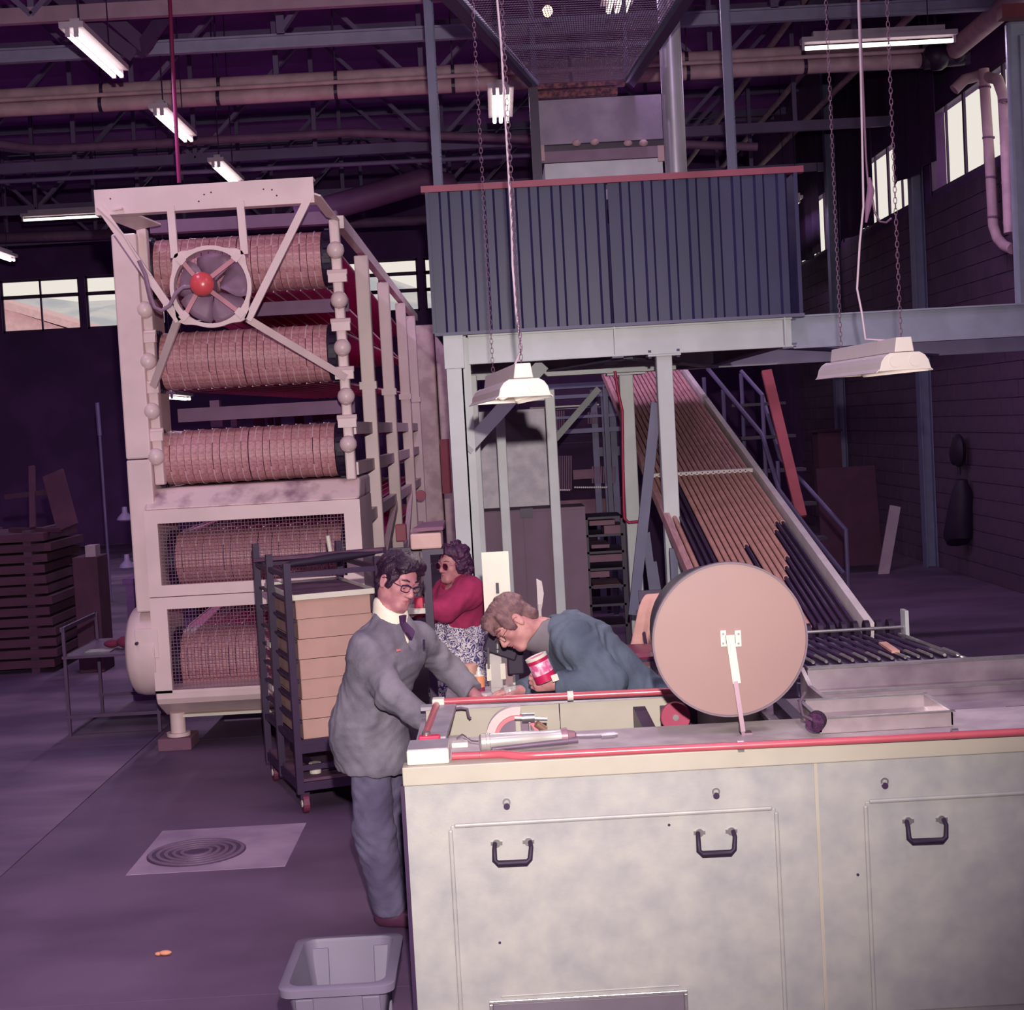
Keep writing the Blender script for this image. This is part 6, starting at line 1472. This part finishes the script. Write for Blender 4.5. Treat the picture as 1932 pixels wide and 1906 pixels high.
F.ell(A(652, 1392, 6.82), (.06, .08, .09), None, .12)
F.plane_cut(hem - [0, 0, .02], (-.1, 0, -1))
for s in 'lr':
    w, e = J['wr' + s], J['el' + s]; d = nrm(w - e); F.plane_cut(w - d * .005, d, w + d * .05, .10)
F.wrinkle(.0055, 44, 3, (1, .6, 1.8))
# open collar and throat
F.ell(H.p(0, .020, -.138), (.070, .078, .070), H.R, .012, True)
vp = nk + fx * .125 - [0, 0, .055]; F.ell(vp, (.030, .055, .105), np.array([sd, fx, [0, 0, 1]]), .008, True)
coat = F.mesh('coat', COAT, t)
F = Field(*bounds([nk, ch + fx * .12], .16), .006)
F.cap(ch + [0, 0, .02], nk - [0, 0, .03], .128, .076, .04); F.cap(nk - [0, 0, .035] - fx * .01, H.p(0, -.006, -.120), .080, .072, .02)
F.ell(H.p(0, .02, -.085), (.069, .076, .05), H.R, .006, True); F.plane_cut(H.p(0, -.02, -.098), H.z + H.y * -.25)
F.mesh('shirt', mat('cream_shirt', (232, 220, 204), 0.8, var=.05), t)
tp = A(770, 1163, 6.70)
b = MB(); tu = V(*(nk + fx * .098 + np.array([0, 0, .012])))
a_, c_ = V(*A(763, 1161, 6.70)), V(*A(776, 1192, 6.665)); s_ = V(*sd)
b.prism([a_ - s_ * .018, a_ + s_ * .018, a_ + s_ * .012 - V(0, 0, .03), c_ + s_ * .030, c_ + s_ * .004 - V(0, 0, .035), c_ - s_ * .026, a_ - s_ * .012 - V(0, 0, .03)], V(*(-fx)) * .02)
b.build('tie', mat('dark_tie', (70, 36, 78), 0.7), t, bevel=.004)
b = MB(); q = V(*A(800, 1212, 6.665)); b.cyl(q - V(0, 0, .028), q + V(0, 0, .012), .005, 8); o = b.build('pen', BLACKM, t, label='dark pen clipped in the coat pocket')
b = MB(); q = V(*A(752, 1227, 6.645)); b.obox(q, s_ * .012, V(*fx) * .002, V(0, 0, .005)); b.build('badge', mat('red_white_badge', (220, 120, 130), .5), t)
F = Field(*bounds([J['hipl'], J['hipr'], J['ankl'], J['ankr']], .18), .008)
for s in 'lr': F.cap(np.array(J['hip' + s]) * .8 + np.array(J['kne' + s]) * .2, J['kne' + s], .088, .090, .03); F.cap(J['kne' + s], np.array(J['ank' + s]) - [0, 0, .0], .092, .082, .03)
F.wrinkle(.005, 40, 11, (.8, .8, 1.6)); F.plane_cut([0, 0, .055], [0, 0, -1])
F.mesh('trousers', mat('blue_grey_trousers', (100, 92, 120), 0.9, col2=(80, 70, 98), scale=5, bump=.25, bscale=60), t)
shoes(t, J, mat('dark_shoe', (78, 40, 66), 0.4))
HAIRD = mat('dark_hair', (54, 30, 52), 0.45, col2=(38, 18, 40), scale=40, bump=.6, bscale=120, spec=.4)
hair_obj(t, H, HAIRD, [((0, -.020, .048), (.089, .104, .088)), ((0, .03, .098), (.070, .068, .046)), ((.03, .055, .085), (.05, .04, .035)), ((-.03, .055, .085), (.05, .04, .035)), ((0, -.06, -.03), (.072, .05, .06)), ((.074, .030, .012), (.012, .018, .045)), ((-.074, .030, .012), (.012, .018, .045))],
         [((0, .097, .002), (.076, .06, .080)), ((0, .07, -.09), (.1, .1, .075)), ((.085, -.004, -.012), (.022, .020, .034), .006), ((-.085, -.004, -.012), (.022, .020, .034), .006)], 5, .006, 105)
face_extras(H, t, body, HAIRD, (BLACKM, .0020, .024, .0145, .75, True))

# ------------------------------------------------------------------ the younger man bending over the bench
t = thing('person', 'fair haired young man in teal jacket bending low with a tin in his hand', 'person', (.75, 6.98, 0))
J = dict(pel=A(1205, 1330, 7.00), chest=A(1100, 1232, 6.99), neck=A(1030, 1192, 6.97), shl=A(1085, 1212, 6.83), shr=A(1080, 1195, 7.16), ell=A(1150, 1287, 6.74), wrl=A(1046, 1291, 6.74), elr=A(1040, 1290, 7.22), wrr=[.02, 7.10, .965],
         hipl=[.74, 6.90, .88], hipr=[.74, 7.09, .88], knel=[.72, 6.90, .47], kner=[.74, 7.11, .47], ankl=[.80, 6.90, .095], ankr=[.84, 7.12, .095], toe=[-1, -.1, 0])
H = Head(A(966, 1174, 6.93), (-.56, -.34, -.72), (-.78, -.06, .58), 1.0)
hd_ = J['wrl'] - J['ell']
hands = [((J['wrl'], (-1, -.02, .10), (-.15, -.9, -.3), 1), dict(curl=.95, thumb_in=.2)), ((J['wrr'], (-1, -.1, 0), (0, 0, 1), -1), dict(curl=.3))]
body = body_skin('body', t, J, H, SKIN, hands)
TEAL = mat('teal_jacket', (90, 100, 116), 0.85, col2=(70, 78, 96), scale=5, bump=.3, bscale=60, lo=.36, hi=.64, detail=6)
F = Field(*bounds([J[k] for k in ('neck', 'pel', 'shl', 'shr', 'ell', 'elr', 'wrl', 'wrr')], .19), .0075)
arms(F, J, (.085, .080, .052), .06)
pel, ch, nk = J['pel'], J['chest'], J['neck']
F.cap(pel, ch, .150, .160, .07, flat=((0, 1, 0), .95)); F.cap(J['shl'], J['shr'], .09, .09, .07); F.cap(ch, nk + [.04, 0, -.01], .145, .085, .06); F.cap(pel, pel - [-.02, 0, .06], .15, .15, .05)
F.plane_cut(pel + [.05, 0, -.09], (.5, 0, -1))
for s, dd in (('l', (-1, 0, .1)), ('r', None)):
    w, e = J['wr' + s], J['el' + s]; d = nrm(w - e); F.plane_cut(w - d * .005, d, w + d * .05, .10)
F.wrinkle(.007, 38, 8, (1.4, .6, 1))
F.cap(H.p(0, -.02, -.09), nk + [-.03, 0, .02], .072, .070, .02, True)
jk = F.mesh('jacket', TEAL, t)
F = Field(*bounds([nk, H.p(0, -.02, -.1)], .17), .006)
ax_ = nrm(H.p(0, -.01, -.10) - nk)
F.cap(nk + [.02, 0, -.02], H.p(0, -.016, -.118), .092, .080, .02); F.cap(nk - ax_ * .1, H.p(0, -.012, -.06), .066, .066, .006, True); F.plane_cut(H.p(0, -.02, -.105), H.z)
F.mesh('jacket_collar', mat('grey_collar', (122, 112, 120), 0.85), t)
F = Field(*bounds([J[k] for k in ('hipl', 'hipr', 'ankl', 'ankr')], .2), .009)
for s in 'lr': F.cap(J['hip' + s], J['kne' + s], .115, .088, .03); F.cap(J['kne' + s], J['ank' + s], .088, .078, .03)
F.wrinkle(.008, 28, 12, (.6, .6, 1.6)); F.plane_cut([0, 0, .055], [0, 0, -1]); F.mesh('trousers', mat('blue_grey_trousers', (1, 1, 1)), t)
shoes(t, J, mat('dark_shoe', (1, 1, 1)))
HAIRB = mat('light_brown_hair', (136, 100, 100), 0.42, col2=(112, 78, 86), scale=13, bump=.6, bscale=120, spec=.5, stretch=(3, 1, 3))
hair_obj(t, H, HAIRB, [((0, -.018, .044), (.086, .104, .086)), ((.01, .045, .088), (.066, .058, .036)), ((0, -.07, -.035), (.070, .042, .058)), ((.072, .032, .020), (.014, .022, .05)), ((-.074, .035, .03), (.016, .03, .055)), ((-.03, .09, .085), (-.05, .108, .045), .020, .010)],
         [((0, .100, -.020), (.080, .064, .074)), ((0, .08, -.09), (.1, .1, .075)), ((.086, -.004, -.010), (.022, .021, .036), .006), ((-.086, -.004, -.010), (.022, .021, .036), .006)], 9, .003, 110, p=(1.8, .4, 1))
face_extras(H, t, body, mat('brown_brow', (120, 76, 88), .6), (mat('thin_gilt_frame', (120, 84, 96), .3, .4), .0014, .022, .018, .9, False))
b = MB(); b.tube([H.p(-.024, .085, -.053), H.p(0, .098, -.047), H.p(.024, .085, -.053)], [.002, .005, .002], 8); b.build('moustache', mat('fair_moustache', (176, 122, 122), .7), body, smooth=True)
# the tin in his hand
c0, c1 = V(*A(1031, 1284, 6.69)), V(*A(1011, 1239, 6.69)); ax = (c1 - c0).normalized()
ti = thing('red_tin', 'red and white printed tin with white rim held in the bending man hand', 'tin', c0)
L = (c1 - c0).length; r = .047
b = MB(); b.lathe(c0, ax, [(0, r - .003), (.003, r), (L - .004, r), (L, r - .003)], 28)
b.build('tin_body', mat('printed_tin', (226, 196, 208), 0.4, col2=(206, 92, 140), scale=22, lo=.44, hi=.56), ti, smooth=True)
TR = mat('crimson_tin', (190, 30, 84), 0.4)
b = MB(); b.ring(c0 + ax * .002, ax, r - .004, r + .0012, .034, 32); b.build('red_band', TR, ti, smooth=True)
b = MB(); b.ring(c0 + ax * (L - .026), ax, r - .004, r + .0012, .016, 32); b.build('red_band', TR, ti, smooth=True)
b = MB(); b.ring(c0 + ax * (L - .010), ax, r - .010, r + .0025, .013, 32); b.cyl(c0 + ax * (L - .008), c0 + ax * (L - .005), r - .004, 28); b.build('white_rim', WHITE, ti, smooth=True)
b = MB(); q = V(*A(1047, 1279, 6.645)); b.obox(q, V(.014, 0, .004), V(0, .003, 0), V(-.004, 0, .014)); b.build('white_sticker', WHITE, ti)

# ------------------------------------------------------------------ the woman in the red cardigan
t = thing('person', 'woman with dark curled hair, tinted glasses, red cardigan and patterned apron', 'person', (-.28, 9.2, 0))
fx = nrm([-.93, -.35, 0])
J = dict(pel=A(868, 1215, 9.25), chest=A(868, 1130, 9.25), neck=A(866, 1098, 9.24), shl=A(885, 1118, 9.08), shr=A(852, 1112, 9.42), ell=A(843, 1150, 8.98), wrl=A(800, 1150, 8.92), elr=A(822, 1142, 9.38), wrr=A(790, 1150, 9.2),
         hipl=[-.235, 9.20, .86], hipr=[-.25, 9.31, .86], knel=[-.21, 9.17, .46], kner=[-.24, 9.35, .46], ankl=[-.19, 9.18, .09], ankr=[-.22, 9.36, .09], toe=[-.93, -.35, 0])
H = Head(A(854, 1064, 9.2), (-.68, -.70, -.06), (.08, 0, 1), .93)
hands = [((J['wrl'], (-1, 0, -.2), (0, 0, 1), -1), dict(curl=.4, sc=.9)), ((J['wrr'], (-1, -.2, -.2), (0, 0, 1), 1), dict(curl=.4, sc=.9))]
body = body_skin('body', t, J, H, SKINR, hands, h=.0065, rn=.05)
F = Field(*bounds([J[k] for k in ('neck', 'pel', 'shl', 'shr', 'ell', 'elr', 'wrl', 'wrr')], .17), .008)
arms(F, J, (.080, .074, .050), .05)
pel, ch, nk = J['pel'], J['chest'], J['neck']
F.cap(pel + [0, 0, .06], ch, .140, .150, .05); F.cap(J['shl'], J['shr'], .08, .08, .06); F.cap(ch, nk - [0, 0, .01], .14, .075, .05)
F.plane_cut(pel + [0, 0, .115], (-.1, 0, -1), pel - [0, 0, .02], .24)
for s in 'lr':
    w, e = J['wr' + s], J['el' + s]; d = nrm(w - e); F.plane_cut(w - d * .01, d, w + d * .05, .09)
F.wrinkle(.006, 30, 4); F.ell(H.p(0, .02, -.13), (.06, .065, .05), H.R, .01, True)
F.mesh('cardigan', mat('crimson_knit', (166, 46, 92), 0.9, var=.12, scale=30, bump=.3, bscale=160), t)
F = Field(*bounds([pel + [0, 0, .2], pel - [0, 0, .5]], .26), .009)
F.cap(pel + [0, 0, .13], pel - [0, 0, .06], .138, .190, .04); F.cap(pel - [0, 0, .06], pel - [0, 0, .44], .190, .21, .04); F.cap(A(826, 1165, 9.1), A(834, 1215, 9.1), .025, .05, .04)
F.wrinkle(.008, 30, 6, (1.5, 1.5, .3)); F.plane_cut(pel - [0, 0, .46], [0, 0, -1]); F.plane_cut(pel + [0, 0, .15], [0, 0, 1])
pm = bpy.data.materials.new('paisley_print'); pm.use_nodes = True; nt = pm.node_tree; bs = nt.nodes['Principled BSDF']; bs.inputs['Roughness'].default_value = .85
tc = nt.nodes.new('ShaderNodeTexCoord'); n1 = nt.nodes.new('ShaderNodeTexNoise'); n1.inputs['Scale'].default_value = 26; n1.inputs['Detail'].default_value = 1.5; n1.inputs['Distortion'].default_value = 1.2
wv = nt.nodes.new('ShaderNodeMath'); wv.operation = 'MULTIPLY'; wv.inputs[1].default_value = 34; sn = nt.nodes.new('ShaderNodeMath'); sn.operation = 'SINE'
cr = nt.nodes.new('ShaderNodeValToRGB'); cr.color_ramp.elements[0].position = .35; cr.color_ramp.elements[1].position = .6; cr.color_ramp.elements[0].color = srgb((70, 62, 112)); cr.color_ramp.elements[1].color = srgb((212, 200, 208))
mr = nt.nodes.new('ShaderNodeMapRange'); mr.inputs[1].default_value = -1; mr.inputs[2].default_value = 1
for a_, b_ in ((tc.outputs['Object'], n1.inputs['Vector']), (n1.outputs['Fac'], wv.inputs[0]), (wv.outputs[0], sn.inputs[0]), (sn.outputs[0], mr.inputs[0]), (mr.outputs[0], cr.inputs[0]), (cr.outputs[0], bs.inputs['Base Color'])): nt.links.new(a_, b_)
F.mesh('apron', pm, t)
shoes(t, J, mat('dark_shoe', (1, 1, 1)))
hair_obj(t, H, mat('brown_curls', (92, 52, 84), 0.5, col2=(60, 28, 62), scale=40, bump=.7, bscale=90), [((0, -.030, .05), (.096, .106, .090)), ((0, -.085, -.02), (.085, .06, .085)), ((0, .03, .095), (.075, .06, .045)), ((.078, -.01, -.01), (.03, .05, .06)), ((-.078, -.01, -.01), (.03, .05, .06))],
         [((0, .09, -.02), (.068, .075, .085)), ((0, .08, -.10), (.1, .085, .06))], 21, .010, 80)
face_extras(H, t, body, mat('brown_brow', (1, 1, 1)), (mat('pinkish_frame', (170, 110, 126), .35), .0018, .025, .023, .9, False), lens=glass_mat('tinted_lens', (.62, .42, .50), .08))
